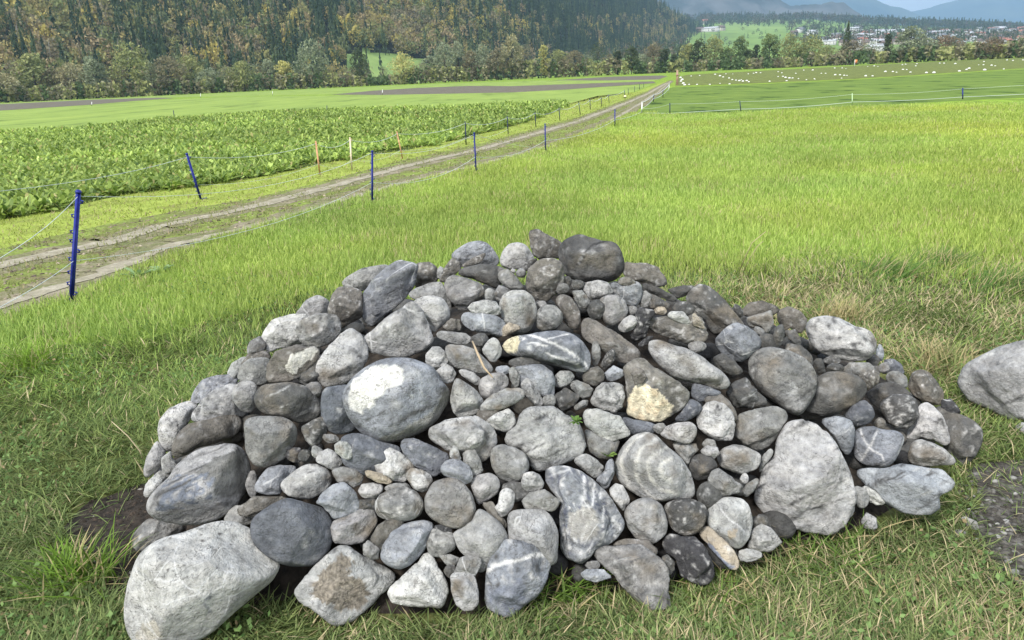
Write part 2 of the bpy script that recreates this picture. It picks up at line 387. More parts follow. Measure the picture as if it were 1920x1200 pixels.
2|L|r||1158,612 1169,598 1181,590 1192,594 1195,604 1188,617 1173,624 1162,621
0|K|a|m|1190,587 1200,577 1223,583 1229,592 1220,600 1212,629 1196,640 1181,631 1190,612
1|K|f||1195,645 1215,630 1228,630 1215,645 1200,652
0|M|r||e 1186 582 9 9
1|M|a||1200,577 1202,550 1210,544 1223,554 1215,577
2|D|r|w|1214,562 1227,552 1240,560 1256,569 1255,577 1238,583 1219,577
0|D|a||1206,531 1231,537 1252,548 1269,556 1269,562 1254,565 1240,558 1204,544
0|D|a||1250,542 1283,535 1302,537 1296,550 1271,560 1262,552
1|D|r||1259,577 1271,565 1288,565 1304,579 1296,592 1279,592 1262,583
0|D|a|wm|1285,562 1298,544 1310,534 1329,536 1346,550 1367,573 1388,596 1398,610 1377,619 1354,625 1335,623 1323,600 1302,583|dark slanting boulder|big dark grey boulder slanting down on the upper right of the pile
-1|D|r||e 1384 583 8 14 -25
2|N|f|ml|1215,600 1221,596 1250,592 1281,595 1302,586 1319,600 1329,633 1317,644 1283,644 1258,635 1231,627 1217,612|layered brown slab|rough layered brown slab carrying a small white stone
3|W|r||1250,590 1258,583 1281,584 1292,596 1295,608 1279,607 1258,598|white pebble|small white stone lying on the layered brown slab
2|T|a||e 1238 583 14 8
3|T|a|m|1297,590 1302,587 1318,602 1322,618 1300,610
-1|M|r||e 1307 650 17 11
1|L|r|w|1212,646 1219,635 1231,631 1258,644 1290,654 1317,669 1352,692 1371,708 1376,717 1367,729 1354,734 1325,725 1294,717 1262,708 1233,685 1217,667|long slanting pale stone|long smooth pale stone slanting below the layered brown slab
2|C|r|v|1340,635 1350,625 1367,610 1381,604 1400,612 1417,623 1428,638 1425,654 1408,667 1392,678 1377,677 1358,667 1344,652|blue-white veined stone|blue stone with white lightning veins under the dark slanting boulder
-1|D|r||1335,672 1356,662 1377,677 1395,695 1380,705 1350,695
-1|N|a|d|1393,590 1394,577 1408,567 1429,564 1458,575 1460,583 1446,592 1408,595
1|M|a|w|1400,594 1425,588 1446,581 1450,594 1450,610 1440,625 1420,617 1402,610
1|N|a||1456,583 1479,574 1500,583 1514,598 1510,617 1500,625 1481,615 1467,621 1458,600
2|D|r||e 1461 629 11 23 8
2|M|r||e 1423 621 12 8 25
1|D|r||1475,621 1492,617 1504,642 1496,652 1477,635
-1|D|r||e 1436 643 22 17
0|D|r|w|1469,658 1477,642 1502,648 1521,665 1526,685 1502,690 1481,670
1|W|r|mg|1510,612 1517,598 1529,592 1558,591 1575,596 1596,608 1602,612 1631,616 1643,635 1644,656 1633,671 1615,679 1579,675 1544,665 1525,652 1512,628|large whitish boulder|large whitish bulging boulder at the upper right of the pile
2|M|r|qw|1402,681 1408,665 1427,652 1450,650 1481,658 1508,671 1525,688 1532,708 1529,735 1515,760 1503,778 1485,781 1460,760 1425,735 1410,712 1402,698|round grey boulder|big smooth round grey boulder on the right half of the pile
1|D|r|w|1500,771 1510,735 1520,715 1550,698 1575,696 1606,702 1623,717 1626,735 1617,750 1592,765 1562,779 1533,788 1508,788 1480,778|broad dark boulder|broad dark grey boulder tucked behind the big round grey one
0|D|r||1525,680 1530,672 1542,673 1549,698 1530,702
0|D|f||e 1560 676 18 8
0|D|r||e 1566 690 17 9
0|M|a|w|1581,690 1594,680 1627,680 1642,690 1633,706 1608,706 1583,698
2|N|a|m|1608,702 1637,692 1650,700 1648,717 1637,725 1627,731 1617,712
0|D|r||e 1637 675 13 11
-1|B|r||e 1650 662 8 16
1|M|r||e 1658 690 12 11
-1|S|r||1656,675 1675,673 1690,683 1697,700 1680,703 1665,695
0|M|r|v|1660,708 1668,697 1685,696 1700,708 1702,725 1690,730 1668,720
1|D|r||1625,735 1648,719 1675,715 1700,729 1711,740 1700,750 1650,768 1633,757
0|N|r|mw|1703,725 1710,700 1729,693 1744,700 1758,719 1770,735 1767,756 1752,760 1729,752 1710,738|brown rounded stone|warm brown rounded stone near the right end of the pile
0|K|a|v|1765,750 1783,748 1796,762 1802,773 1783,778 1765,765
-1|D|r|m|1748,760 1775,765 1802,779 1825,790 1840,804 1841,825 1833,845 1825,860 1804,873 1785,873 1770,840 1765,800|rightmost dark boulder|dark grey boulder at the extreme right end of the pile
1|W|a|m|1721,760 1738,754 1750,760 1767,779 1777,800 1783,825 1777,835 1769,837 1750,825 1727,821 1708,831 1695,821 1700,808 1715,788|white speckled stone|white speckled stone in front of the rightmost dark boulder
3|D|r|mq|1647,762 1654,750 1675,739 1704,740 1719,750 1723,777 1715,794 1700,804 1679,802 1667,794 1656,777|dark white-blotched stone|dark rounded stone with white blotches above the crossed-vein one
1|S|r|v|1594,762 1608,752 1623,750 1637,765 1641,779 1629,794 1604,800 1583,781
3|N|r||e 1650 794 12 11
1|B|r|v|1533,790 1554,783 1575,781 1596,788 1603,804 1602,829 1600,842 1587,858 1575,840 1565,820 1548,802
2|C|r|X|1602,812 1612,800 1642,799 1650,805 1679,806 1697,817 1694,833 1685,850 1677,865 1660,877 1637,877 1615,869 1600,854 1602,830|crossed-vein stone|blue-grey stone marked by crossing white veins on the right
2|L|r|mw|1702,852 1710,829 1725,822 1746,829 1773,842 1794,862 1794,873 1762,873 1721,875 1704,867
1|B|a|q|1599,879 1617,875 1658,877 1690,869 1742,877 1767,879 1778,890 1792,902 1788,918 1765,930 1762,954 1746,965 1721,967 1690,960 1658,942 1627,915 1604,892|low blue-grey slab|low broken blue-grey slab on the grass at the right end
-1|W|a|m|e 1637 930 26 12 35
0|L|r||e 1614 932 14 22 -20
2|L|a|q|1452,825 1460,806 1480,790 1506,787 1533,796 1554,812 1571,835 1585,867 1598,895 1606,925 1606,945 1598,965 1583,985 1565,1002 1540,1003 1504,996 1475,985 1450,979 1430,960 1415,940 1412,927 1425,900 1427,880 1450,855 1452,840|massive pale boulder|massive rough pale boulder standing at the right front of the pile
1|M|a|w|1377,794 1385,777 1400,771 1425,765 1454,760 1471,769 1479,783 1467,804 1454,823 1442,837 1423,846 1396,835 1379,821
2|W|a|vm|1306,785 1310,773 1323,756 1340,751 1360,758 1375,775 1379,798 1377,815 1371,827 1340,825 1319,812 1308,800|blue-white flake stone|blue-white streaked stone right of the yellow-faced rock
0|N|r||1318,752 1330,742 1350,738 1365,750 1380,770 1384,792 1350,780
0|D|a|vl|1362,735 1377,717 1400,710 1412,725 1437,750 1437,758 1412,765 1379,762
0|S|a||1297,729 1302,719 1329,725 1350,733 1350,745 1325,750 1312,754 1298,744
0|S|r|v|1260,787 1277,773 1292,748 1308,754 1317,765 1308,777 1288,790
1|N|a|mdV|1165,690 1183,677 1208,669 1221,683 1246,700 1277,717 1294,733 1290,754 1273,771 1235,792 1204,788 1175,779 1173,762 1175,742 1171,712|yellow-faced rock|rough dark rock with a broken cream-yellow face right of centre
2|N|a||1183,700 1192,687 1205,692 1213,707 1205,718 1190,722
2|L|a|mq|1107,750 1117,729 1129,717 1158,718 1169,725 1172,742 1167,762 1154,774 1131,769 1110,758
2|B|a||1132,700 1150,685 1169,694 1171,704 1162,710 1146,716 1135,710
2|N|r||1092,704 1100,692 1121,686 1133,698 1133,712 1117,725 1094,717
1|L|r|m|1039,706 1050,695 1069,695 1078,706 1069,719 1052,728 1040,723
1|M|a||1067,719 1081,712 1104,721 1113,729 1106,744 1092,748 1071,729
2|D|a|w|1039,742 1060,727 1088,742 1079,758 1056,772 1044,760
1|M|r||1075,762 1092,750 1105,750 1100,762 1079,771
0|M|r||e 1030 752 13 13
1|L|f||1092,781 1098,767 1121,765 1150,777 1162,779 1183,810 1181,817 1142,830 1112,810 1098,800|pale flat flake|pale angular flat stone just right of the central boulder
0|M|r|w|1094,804 1108,806 1142,825 1162,820 1154,846 1142,860 1125,860 1106,846
0|S|r||1168,780 1188,787 1223,792 1233,800 1225,812 1190,815 1170,806
0|M|r||e 1237 803 13 10
2|L|r|mw|1233,812 1246,800 1267,793 1294,790 1306,800 1306,817 1294,832 1279,831 1246,821
1|L|a|w|1260,835 1267,829 1287,833 1304,831 1310,844 1298,856 1290,873 1277,858
2|L|r|m|1312,845 1325,835 1345,838 1350,850 1340,860 1322,858
1|M|r||1315,832 1325,822 1340,825 1345,840 1325,845
1|D|r|w|1291,875 1300,856 1315,850 1337,858 1346,873 1333,894 1310,902 1298,894
2|L|r|gw|1343,858 1354,840 1377,833 1398,837 1427,850 1425,869 1419,880 1390,890 1352,877
1|M|a||1326,900 1335,883 1348,877 1371,894 1392,912 1387,923 1356,931 1335,917
-1|D|r||1305,925 1315,908 1330,902 1350,918 1355,935 1330,955 1312,945
3|W|r||e 1396 897 9 11
2|M|r||1390,923 1400,906 1421,895 1424,904 1412,923 1400,934
1|L|r||1422,879 1431,852 1444,840 1452,846 1448,856 1431,877 1425,896
2|L|r|rw|1154,865 1165,842 1183,819 1212,809 1233,815 1254,840 1279,860 1298,890 1305,917 1302,937 1281,940 1258,938 1233,941 1204,933 1169,912 1156,894|ringed egg boulder|large pale egg-shaped boulder marked with fine curved rings
1|L|r|m|1073,865 1085,854 1100,850 1117,860 1133,875 1127,890 1115,898 1096,883
1|B|r|v|1115,898 1133,883 1135,867 1146,858 1153,865 1152,888 1144,908 1137,920
2|L|a||1142,917 1154,906 1169,910 1182,937 1169,960 1154,942 1144,929
1|L|r|w|1169,962 1181,944 1204,933 1225,935 1242,948 1252,979 1250,1000 1225,1021 1192,1010 1177,988
3|D|r|mw|1244,950 1254,940 1279,934 1300,936 1321,946 1327,958 1321,983 1306,1000 1285,1006 1265,996 1250,977|rough dark ball stone|rough dark ball-like stone perched above the black rock
2|W|r|U|1326,956 1335,942 1360,931 1392,935 1406,950 1411,977 1408,1002 1396,1023 1381,1031 1350,1015 1325,985|scratched white oval|large whitish oval stone with one long white vein, lower right
3|T|f|Tb|1308,1004 1321,986 1337,992 1358,1012 1379,1033 1387,1050 1383,1068 1365,1067 1344,1042 1327,1023|long cream-and-blue stone|long cream and blue stone leaning down to the grass
2|K|a|m|1240,1019 1252,1000 1267,1002 1283,1006 1304,1006 1323,1027 1340,1060 1340,1083 1325,1096 1310,1098 1296,1092 1275,1079 1267,1050 1242,1033|black rock|black angular rock on the grass at the front right
1|D|a||1240,1044 1252,1039 1265,1054 1265,1069 1256,1079 1245,1065
3|M|a|qwm|1110,1035 1119,1022 1146,1022 1169,1020 1204,1021 1229,1040 1244,1050 1254,1069 1256,1108 1260,1137 1250,1146 1233,1147 1212,1144 1192,1127 1167,1100 1150,1079 1127,1062 1112,1048|fish-shaped rock|brownish grey fish-shaped rock sprawling on the grass at the front
0|N|f||1150,1020 1175,1010 1215,1013 1232,1030 1225,1045 1160,1040
1|B|f||1087,1075 1100,1067 1131,1067 1150,1083 1117,1092 1096,1087
0|M|a||e 1112 1060 14 9
1|L|a|vm|1400,1025 1412,992 1427,981 1446,990 1460,1006 1467,1019 1446,1033 1427,1035
2|L|f|v|e 1405 1041 23 13
0|D|r||e 1426 980 15 15
1|W|r|m|1614,977 1624,960 1643,971 1646,990 1637,994 1620,990|white grass stone|white stone in the grass right of the massive pale boulder
1|L|f|m|1800,972 1810,968 1832,978 1836,990 1828,997 1812,985|pale shard|pale angular shard at the edge of the right-hand bare soil
1|M|f||e 1797 1001 15 9
1|N|r||e 1625 1075 13 9|brownish lone stone|small brownish stone alone in the grass at the lower right
1|M|r||e 1900 1075 12 9
1|L|f||e 1795 1120 13 5
-1|L|a|q|1800,712 1805,695 1815,683 1840,668 1870,655 1905,643 1940,640 1975,660 1995,720 1975,780 1930,792 1895,785 1850,762 1820,750 1803,730|lone boulder|large pale grey boulder lying alone on the grass right of the pile
0|L|a||1903,802 1915,792 1935,795 1938,815 1910,817|lone boulder's neighbour|small pale stone beneath the lone boulder on the right
""".strip().split('\n')
# ------------------------------------------------------------ heap surface and stones
def heap_z(x, y):
    cy = 3.22 + 0.10 * (x - 0.22); dx = x - 0.22
    r = np.sqrt((dx / np.where(dx < 0, 1.9, 1.95)) ** 2 + ((y - cy) / 1.38) ** 2)
    return 0.87 * (1 - np.clip(r, 0, 3) ** (1.45 + 1.3 * np.clip(-dx, 0, 1)))
_TT = np.linspace(1.9, 6.0, 500)
def ray_heap(u, v, rpx):
    d = ray(u, v); P = np.array([0, 0, CAMH]) + d * _TT[:, None]
    S = np.maximum(heap_z(P[:, 0], P[:, 1]), 0.62 * rpx / 520.0)
    dz = P[:, 2] - S
    k = np.where(dz < 0)[0]
    if len(k): return _TT[k[0]]
    return _TT[np.argmin(dz)]
def ico(n):
    import bmesh
    bm = bmesh.new(); bmesh.ops.create_icosphere(bm, subdivisions=n, radius=1)
    V = np.array([v.co[:] for v in bm.verts]); Fa = np.array([[v.index for v in f.verts] for f in bm.faces], np.int32); bm.free()
    return V / np.linalg.norm(V, axis=1)[:, None], Fa
ICO = {n: ico(n) for n in (3, 4, 5, 6)}
TONE = dict(W=(.41, .41, .398), L=(.318, .318, .31), C=(.205, .218, .238), M=(.215, .215, .208), D=(.088, .088, .085), K=(.042, .042, .044),
            B=(.255, .268, .288), S=(.128, .138, .155), N=(.145, .136, .12), T=(.39, .34, .265))

def stone_material():
    m, nt, p = mat_new('limestone')
    L = nt.links
    a = nt.nodes.new('ShaderNodeVertexColor'); a.layer_name = 'col'
    t = nt.nodes.new('ShaderNodeTexCoord'); oi = nt.nodes.new('ShaderNodeObjectInfo')
    mul = nt.nodes.new('ShaderNodeMath'); mul.operation = 'MULTIPLY'; mul.inputs[1].default_value = 60; L.new(oi.outputs['Random'], mul.inputs[0])
    add = nt.nodes.new('ShaderNodeVectorMath'); add.operation = 'ADD'; L.new(t.outputs['Object'], add.inputs[0]); L.new(mul.outputs[0], add.inputs[1])
    def nz(sc, det, ro=0.6, dist=0.0, stretch=None, typ='FBM'):
        n = nt.nodes.new('ShaderNodeTexNoise'); n.inputs['Scale'].default_value = sc; n.inputs['Detail'].default_value = det
        n.inputs['Roughness'].default_value = ro; n.inputs['Distortion'].default_value = dist
        s = add.outputs[0]
        if stretch:
            mp = nt.nodes.new('ShaderNodeMapping'); mp.inputs['Scale'].default_value = stretch; mp.inputs['Rotation'].default_value = (0.6, 0.4, 0.8)
            L.new(s, mp.inputs[0]); s = mp.outputs[0]
        L.new(s, n.inputs['Vector']); return n.outputs['Fac']
    c = a.outputs['Color']
    n1 = nz(9, 6); r1 = ramp(nt, n1, [(0.3, .66), (0.7, 1.26)]); c = mixc(nt, 'MULTIPLY', 1.0, c, r1.outputs[0])
    n2 = nz(42, 9, .75); r2 = ramp(nt, n2, [(0.34, .60), (0.5, 1.0), (0.66, 1.28)]); c = mixc(nt, 'MULTIPLY', 1.0, c, r2.outputs[0])
    n3 = nz(6, 5, .6, 1.5, (1, 1, 5)); r3 = ramp(nt, n3, [(0.3, (.87, .88, .90)), (0.7, (1.07, 1.05, 1.02))]); c = mixc(nt, 'MULTIPLY', 1.0, c, r3.outputs[0])
    # thin white veins, strength carried per stone
    def crease(n, wdt):
        s = nt.nodes.new('ShaderNodeMath'); s.operation = 'SUBTRACT'; s.inputs[1].default_value = 0.5; L.new(n, s.inputs[0])
        b = nt.nodes.new('ShaderNodeMath'); b.operation = 'ABSOLUTE'; L.new(s.outputs[0], b.inputs[0])
        return ramp(nt, b.outputs[0], [(wdt * .2, 1.0), (wdt * .8, 0.0)]).outputs[0]
    def veins(sc, wdt, rot, msc):
        w1 = nt.nodes.new('ShaderNodeTexNoise'); w1.inputs['Scale'].default_value = 7; w1.inputs['Detail'].default_value = 4; L.new(add.outputs[0], w1.inputs['Vector'])
        sm = nt.nodes.new('ShaderNodeVectorMath'); sm.operation = 'MULTIPLY_ADD'; sm.inputs[1].default_value = (.05, .05, .05); L.new(w1.outputs['Color'], sm.inputs[0]); L.new(add.outputs[0], sm.inputs[2])
        mp = nt.nodes.new('ShaderNodeMapping'); mp.inputs['Rotation'].default_value = rot; mp.inputs['Scale'].default_value = (1, .45, 1); L.new(sm.outputs[0], mp.inputs[0])
        v = nt.nodes.new('ShaderNodeTexVoronoi'); v.feature = 'DISTANCE_TO_EDGE'; v.inputs['Scale'].default_value = sc; L.new(mp.outputs[0], v.inputs['Vector'])
        ln = ramp(nt, v.outputs['Distance'], [(wdt * .3, 1.0), (wdt, 0.0)]).outputs[0]
        mk_ = ramp(nt, nz(msc, 2), [(.50, 0.0), (.60, 1.0)]).outputs[0]
        return mixc(nt, 'MULTIPLY', 1.0, ln, mk_)
    vm = mixc(nt, 'LIGHTEN', 1.0, veins(5, .020, (.5, .3, .9), 5), veins(9, .022, (1.2, .8, .1), 7))
    al = nt.nodes.new('ShaderNodeMath'); al.operation = 'MULTIPLY'; L.new(vm, al.inputs[0]); L.new(a.outputs['Alpha'], al.inputs[1])
    c = mixc(nt, 'MIX', al.outputs[0], c, (.56, .56, .55))
    # dark hairline cracks and pits
    k1 = crease(nz(3, 5, .7, .2, (1, .4, 1.6)), .005); kf = nt.nodes.new('ShaderNodeMath'); kf.operation = 'MULTIPLY'; kf.inputs[1].default_value = .65; L.new(k1, kf.inputs[0])
    c = mixc(nt, 'MIX', kf.outputs[0], c, (.07, .068, .065))
    pit = ramp(nt, nz(38, 2, .4), [(0.70, 0.0), (0.76, 1.0)]); pf = nt.nodes.new('ShaderNodeMath'); pf.operation = 'MULTIPLY'; pf.inputs[1].default_value = .5; L.new(pit.outputs[0], pf.inputs[0])
    c = mixc(nt, 'MIX', pf.outputs[0], c, (.09, .085, .075))
    L.new(c, p.inputs['Base Color']); p.inputs['Roughness'].default_value = .82; p.inputs['Specular IOR Level'].default_value = .3
    h1 = nz(16, 9, .62); h2 = nz(150, 4, .6)
    b1 = nt.nodes.new('ShaderNodeBump'); b1.inputs['Strength'].default_value = 1.0; b1.inputs['Distance'].default_value = .028; L.new(h1, b1.inputs['Height'])
    b2 = nt.nodes.new('ShaderNodeBump'); b2.inputs['Strength'].default_value = .8; b2.inputs['Distance'].default_value = .005; L.new(h2, b2.inputs['Height'])
    b3 = nt.nodes.new('ShaderNodeBump'); b3.invert = True; b3.inputs['Strength'].default_value = .5; b3.inputs['Distance'].default_value = .004; L.new(k1, b3.inputs['Height'])
    L.new(b1.outputs[0], b2.inputs['Normal']); L.new(b2.outputs[0], b3.inputs['Normal']); L.new(b3.outputs[0], p.inputs['Normal'])
    return m
STONE_M = stone_material()

def lerp(c, target, f):
    f = np.clip(f, 0, 1)[:, None]; return c * (1 - f) + np.array(target) * f
def line_mask(uv, pts, wd): return np.clip(1.4 - pl_dist(uv, pts) / wd, 0, 1)
def jit(uv, s, amp, sc): return uv + (np.c_[fbm(np.c_[uv / sc], s), fbm(np.c_[uv / sc + 40], s + 3)] - .5) * amp
def poly_mask(uv, poly, s=0, amp=10, sc=9):
    q = jit(uv, s, amp, sc); m = inpoly(q[:, 0], q[:, 1], poly).astype(float)
    d = pl_dist(q, list(poly) + [poly[0]]); return np.where(m > 0, np.clip(d / 1.2 + .6, 0, 1), 0)

def paint(code, feats, uv, Pn, r, seed, z01):
    """surface colour of one stone per vertex; Pn = local position / size"""
    base = np.array(TONE[code]); g = np.random.default_rng(seed)
    base = base * g.uniform(.88, 1.12); base = base * (1 + g.uniform(-.012, .012, 3))
    c = np.tile(base, (len(uv), 1)); q = Pn + seed * 3.1
    c *= (0.80 + 0.42 * fbm(q * 1.6, seed))[:, None]
    st = fbm(np.c_[q[:, 0] * 1.2 + q[:, 1] * .8, q[:, 1] * 5 - q[:, 0] * 3, q[:, 2] * 3], seed + 5, 5)      # streaks of bedding
    c *= (0.86 + 0.28 * st)[:, None]
    if 'm' in feats:
        k = fbm(q * 5.5, seed + 9, 4); c = lerp(c, (0.504, 0.496, 0.479), (k - .56) * 6 * .6); c = lerp(c, (0.084, 0.084, 0.084), (.41 - k) * 7 * .7)
    else:
        k = fbm(q * 3.2, seed + 9, 4); c = lerp(c, (0.47, 0.47, 0.462), (k - .60) * 5 * .5); c = lerp(c, c.mean(0) * .55, (.38 - k) * 6 * .6)
    if 'w' in feats:                   # clinging dried soil
        k = fbm(q * 1.3 + 9, seed + 2, 5); c = lerp(c, (0.168, 0.147, 0.118), (k - .50) * 5 * .75)
    if code in 'MDN' and 'w' not in feats:
        k = fbm(q * 1.5 + 9, seed + 2, 5); c = lerp(c, (0.143, 0.13, 0.109), (k - .55) * 6 * .6)
    if 'l' in feats or 'q' in feats:
        s = fbm(np.c_[q[:, 0] * 1.5, (q[:, 1] + .5 * q[:, 0]) * 11, q[:, 2] * 2], seed + 7, 3); c = lerp(c, (0.0756, 0.0756, 0.0756), (.38 - s) * 9 * .7)
        c = lerp(c, (0.42, 0.42, 0.403), (s - .66) * 8 * .6)
    if 'c' in feats:
        c = lerp(c, (0.0336, 0.0336, 0.0336), line_mask(jit(uv, 3, 5, 7), [(1140, 452), (1112, 459), (1098, 470), (1090, 490), (1078, 502)], 2.0))
        c = lerp(c, (0.378, 0.378, 0.378), line_mask(jit(uv, 4, 4, 7), [(1094, 470), (1092, 480), (1084, 496)], 1.2))
    if 'P' in feats: c = lerp(c, (0.554, 0.538, 0.487), poly_mask(uv, [(534, 684), (545, 668), (570, 654), (590, 648), (600, 660), (582, 675), (562, 690), (552, 700), (541, 697)], 1))
    if 'Q' in feats:
        c = lerp(c, (0.143, 0.143, 0.134), .85 * poly_mask(uv, [(365, 886), (395, 863), (430, 848), (455, 862), (470, 900), (462, 925), (430, 930), (402, 930), (395, 905), (375, 892)], 2, 16, 14))
        c = lerp(c, (0.15, 0.172, 0.215), .85 * poly_mask(uv, [(300, 918), (318, 893), (390, 884), (402, 905), (400, 930), (360, 945), (310, 960), (290, 970)], 5, 22, 8) * (fbm(np.c_[uv[:, 0] / 16 + uv[:, 1] / 16, uv[:, 1] / 2.6 + uv[:, 0] / 6], 4) > .50))
    if 'R' in feats:
        c = lerp(c, (.62, .615, .585), poly_mask(uv, [(657, 725), (664, 708), (677, 702), (690, 690), (708, 685), (740, 682), (756, 692), (759, 710), (750, 723), (729, 727), (712, 742), (698, 760), (675, 777), (658, 769), (654, 746)], 6, 7, 7))
        c = lerp(c, (0.252, 0.244, 0.21), .7 * poly_mask(uv, [(700, 828), (760, 805), (820, 765), (838, 720), (850, 740), (820, 800), (760, 835)], 6, 10, 9))
    if 'Z' in feats:
        wd = (0.605, 0.605, 0.605)
        for pts, ww in (([(985, 626), (1010, 633), (1040, 645), (1071, 661), (1092, 678), (1104, 693)], 2.6), ([(975, 631), (992, 641), (1025, 649)], 1.6),
                        ([(1025, 662), (1050, 673), (1077, 680), (1094, 697)], 1.8), ([(1018, 638), (1040, 632), (1066, 626)], 1.2), ([(985, 655), (1000, 646), (1008, 642)], 1.0)):
            c = lerp(c, wd, line_mask(jit(uv, 3, 4, 9), pts, ww))
        c = lerp(c, (0.554, 0.504, 0.353), poly_mask(uv, [(925, 640), (940, 632), (974, 629), (974, 645), (968, 660), (940, 664), (925, 660)], 6, 4, 6))
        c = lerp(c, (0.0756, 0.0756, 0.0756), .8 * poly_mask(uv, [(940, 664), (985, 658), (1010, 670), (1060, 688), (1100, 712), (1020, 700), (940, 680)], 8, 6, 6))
    if 'X' in feats:
        for pts, ww in (([(1613, 806), (1619, 823), (1629, 838), (1638, 845), (1654, 854), (1657, 864)], 1.8), ([(1645, 806), (1633, 835), (1615, 863)], 2.2), ([(1697, 818), (1690, 835), (1684, 852)], 1.5)):
            c = lerp(c, (0.554, 0.554, 0.554), line_mask(jit(uv, 3, 3, 9), pts, ww))
    if 'B' in feats:
        c = lerp(c, (0.672, 0.672, 0.655), line_mask(jit(uv, 3, 5, 12), [(914, 1072), (925, 1060), (950, 1055), (975, 1050), (1000, 1041), (1024, 1040), (1038, 1046)], 3.6))
        c = lerp(c, (0.168, 0.185, 0.227), .75 * poly_mask(uv, [(955, 1095), (975, 1080), (985, 1100), (975, 1150), (955, 1160), (945, 1130), (915, 1125), (912, 1100), (930, 1105)], 3, 22, 8))
    if 'U' in feats:
        c = lerp(c, (0.655, 0.655, 0.655), line_mask(jit(uv, 3, 2, 9), [(1352, 956), (1368, 975), (1384, 985), (1396, 997)], 1.5))
        c = lerp(c, (0.42, 0.336, 0.218), .6 * poly_mask(uv, [(1362, 995), (1382, 990), (1380, 1010), (1366, 1012)], 3, 8, 7))
    if 'Y' in feats:
        k = poly_mask(uv, [(580, 1110), (600, 1075), (640, 1040), (668, 1050), (650, 1072), (675, 1085), (695, 1110), (690, 1140), (640, 1145), (612, 1130)], 3, 22, 9)
        gr = hash3((uv[:, 0] * 1.0).astype(int), (uv[:, 1] * 1.0).astype(int), np.zeros(len(uv), int), 5)
        c = lerp(c, (0.16, 0.139, 0.109), .92 * k); c = np.where((k > .5)[:, None], c * (.6 + .9 * gr)[:, None], c)
    if 'V' in feats:
        k = poly_mask(uv, [(1178, 750), (1190, 725), (1210, 720), (1235, 735), (1262, 760), (1255, 785), (1235, 795), (1200, 792), (1170, 775)], 3, 10, 8)
        yy = fbm(uv / 9, 3, 4); c = np.where((k > .3)[:, None], np.array([.66, .60, .44]) * (.45 + 1.0 * yy)[:, None] + np.array([.08, .03, 0]) * (fbm(uv / 14, 9) > .6)[:, None], c)
    if 'r' in feats:
        dd = np.hypot((uv[:, 0] - 1270) * .8, (uv[:, 1] - 880)) + 14 * (fbm(uv / 30, 2) - .5)
        c = lerp(c, (0.521, 0.512, 0.479), .85 * np.clip(np.sin(dd / 3.1) * 2.4 - .9, 0, 1) * (uv[:, 0] < 1262))
    if 'b' in feats:
        c = lerp(c, (0.168, 0.202, 0.277), .85 * poly_mask(uv, [(1320, 1010), (1336, 1022), (1350, 1040), (1362, 1055), (1380, 1062), (1370, 1072), (1345, 1050), (1325, 1030)], 3, 8, 6))
    if 'g' in feats: c = lerp(c, (0.143, 0.134, 0.118), .7 * np.clip((fbm(q * .9 + 4, seed + 3) - .47) * 7, 0, 1))
    if 'H' in feats:
        c = lerp(c, (0.605, 0.605, 0.596), line_mask(jit(uv, 3, 5, 12), [(418, 1066), (450, 1058), (480, 1060), (505, 1062)], 1.3)); c = lerp(c, (0.588, 0.588, 0.58), line_mask(jit(uv, 3, 5, 12), [(340, 1150), (372, 1128), (415, 1100), (448, 1034)], 1.2))
        for (pu, pv, pr) in ((412, 1001, 4), (380, 1014, 4), (433, 1021, 2.5), (320, 1009, 2.5), (315, 1068, 3), (346, 1061, 2), (377, 1003, 2.5), (299, 1048, 3), (420, 1028, 2)):
            c = lerp(c, (0.0672, 0.063, 0.0588), np.clip(1.5 - np.hypot(uv[:, 0] - pu, (uv[:, 1] - pv) * 1.6) / pr, 0, 1))
        c = lerp(c, (0.134, 0.143, 0.168), .7 * line_mask(jit(uv, 7, 14, 9), [(396, 1118), (384, 1130), (392, 1146)], 3)); c = lerp(c, (0.42, 0.37, 0.277), .45 * poly_mask(uv, [(262, 1170), (290, 1160), (310, 1200), (250, 1210)], 3, 20, 10))
    if 'S' in feats:
        k = fbm(q * 14, seed + 3, 2); c = lerp(c, (0.101, 0.109, 0.143), (.42 - k) * 9 * .8); c = lerp(c, (0.571, 0.571, 0.571), (k - .62) * 9 * .7)
        for pts in ([(1094, 895), (1097, 920), (1092, 945)], [(1112, 910), (1114, 935), (1106, 953)], [(1132, 950), (1130, 985), (1134, 1015)]):
            c = lerp(c, (0.622, 0.622, 0.622), line_mask(jit(uv, 3, 6, 8), pts, 2))
        c = lerp(c, (0.353, 0.336, 0.294), .6 * poly_mask(uv, [(1070, 960), (1110, 945), (1125, 990), (1110, 1020), (1065, 1010)], 3, 20, 12))
    return np.clip(c, .02, .85)

def parse_stone(line):
    f = line.split('|')
    lay, tone, shp, feats, geo = int(f[0]), f[1], f[2], f[3], f[4]
    nick = f[5] if len(f) > 5 else None; lab = f[6] if len(f) > 6 else None
    if geo.startswith('e'):
        g = [float(x) for x in geo.split()[1:]]; rot = math.radians(g[4]) if len(g) > 4 else 0
        k = abs(hash(geo)) % 1000 if False else int(g[0] + g[1])
        poly = []
        for i in range(9):
            t = 2 * math.pi * i / 9 + .3; s = 1 + .10 * math.sin(k + i * 2.3)
            x, y = g[2] * s * math.cos(t), g[3] * s * math.sin(t)
            poly.append((g[0] + x * math.cos(rot) - y * math.sin(rot), g[1] + x * math.sin(rot) + y * math.cos(rot)))
    else: poly = [tuple(float(q) for q in p.split(',')) for p in geo.split()]
    return dict(lay=lay, tone=tone, shp=shp, feats=feats, poly=np.array(poly), nick=nick, label=lab)
ST = [parse_stone(l) for l in STONES]
NTH = 96
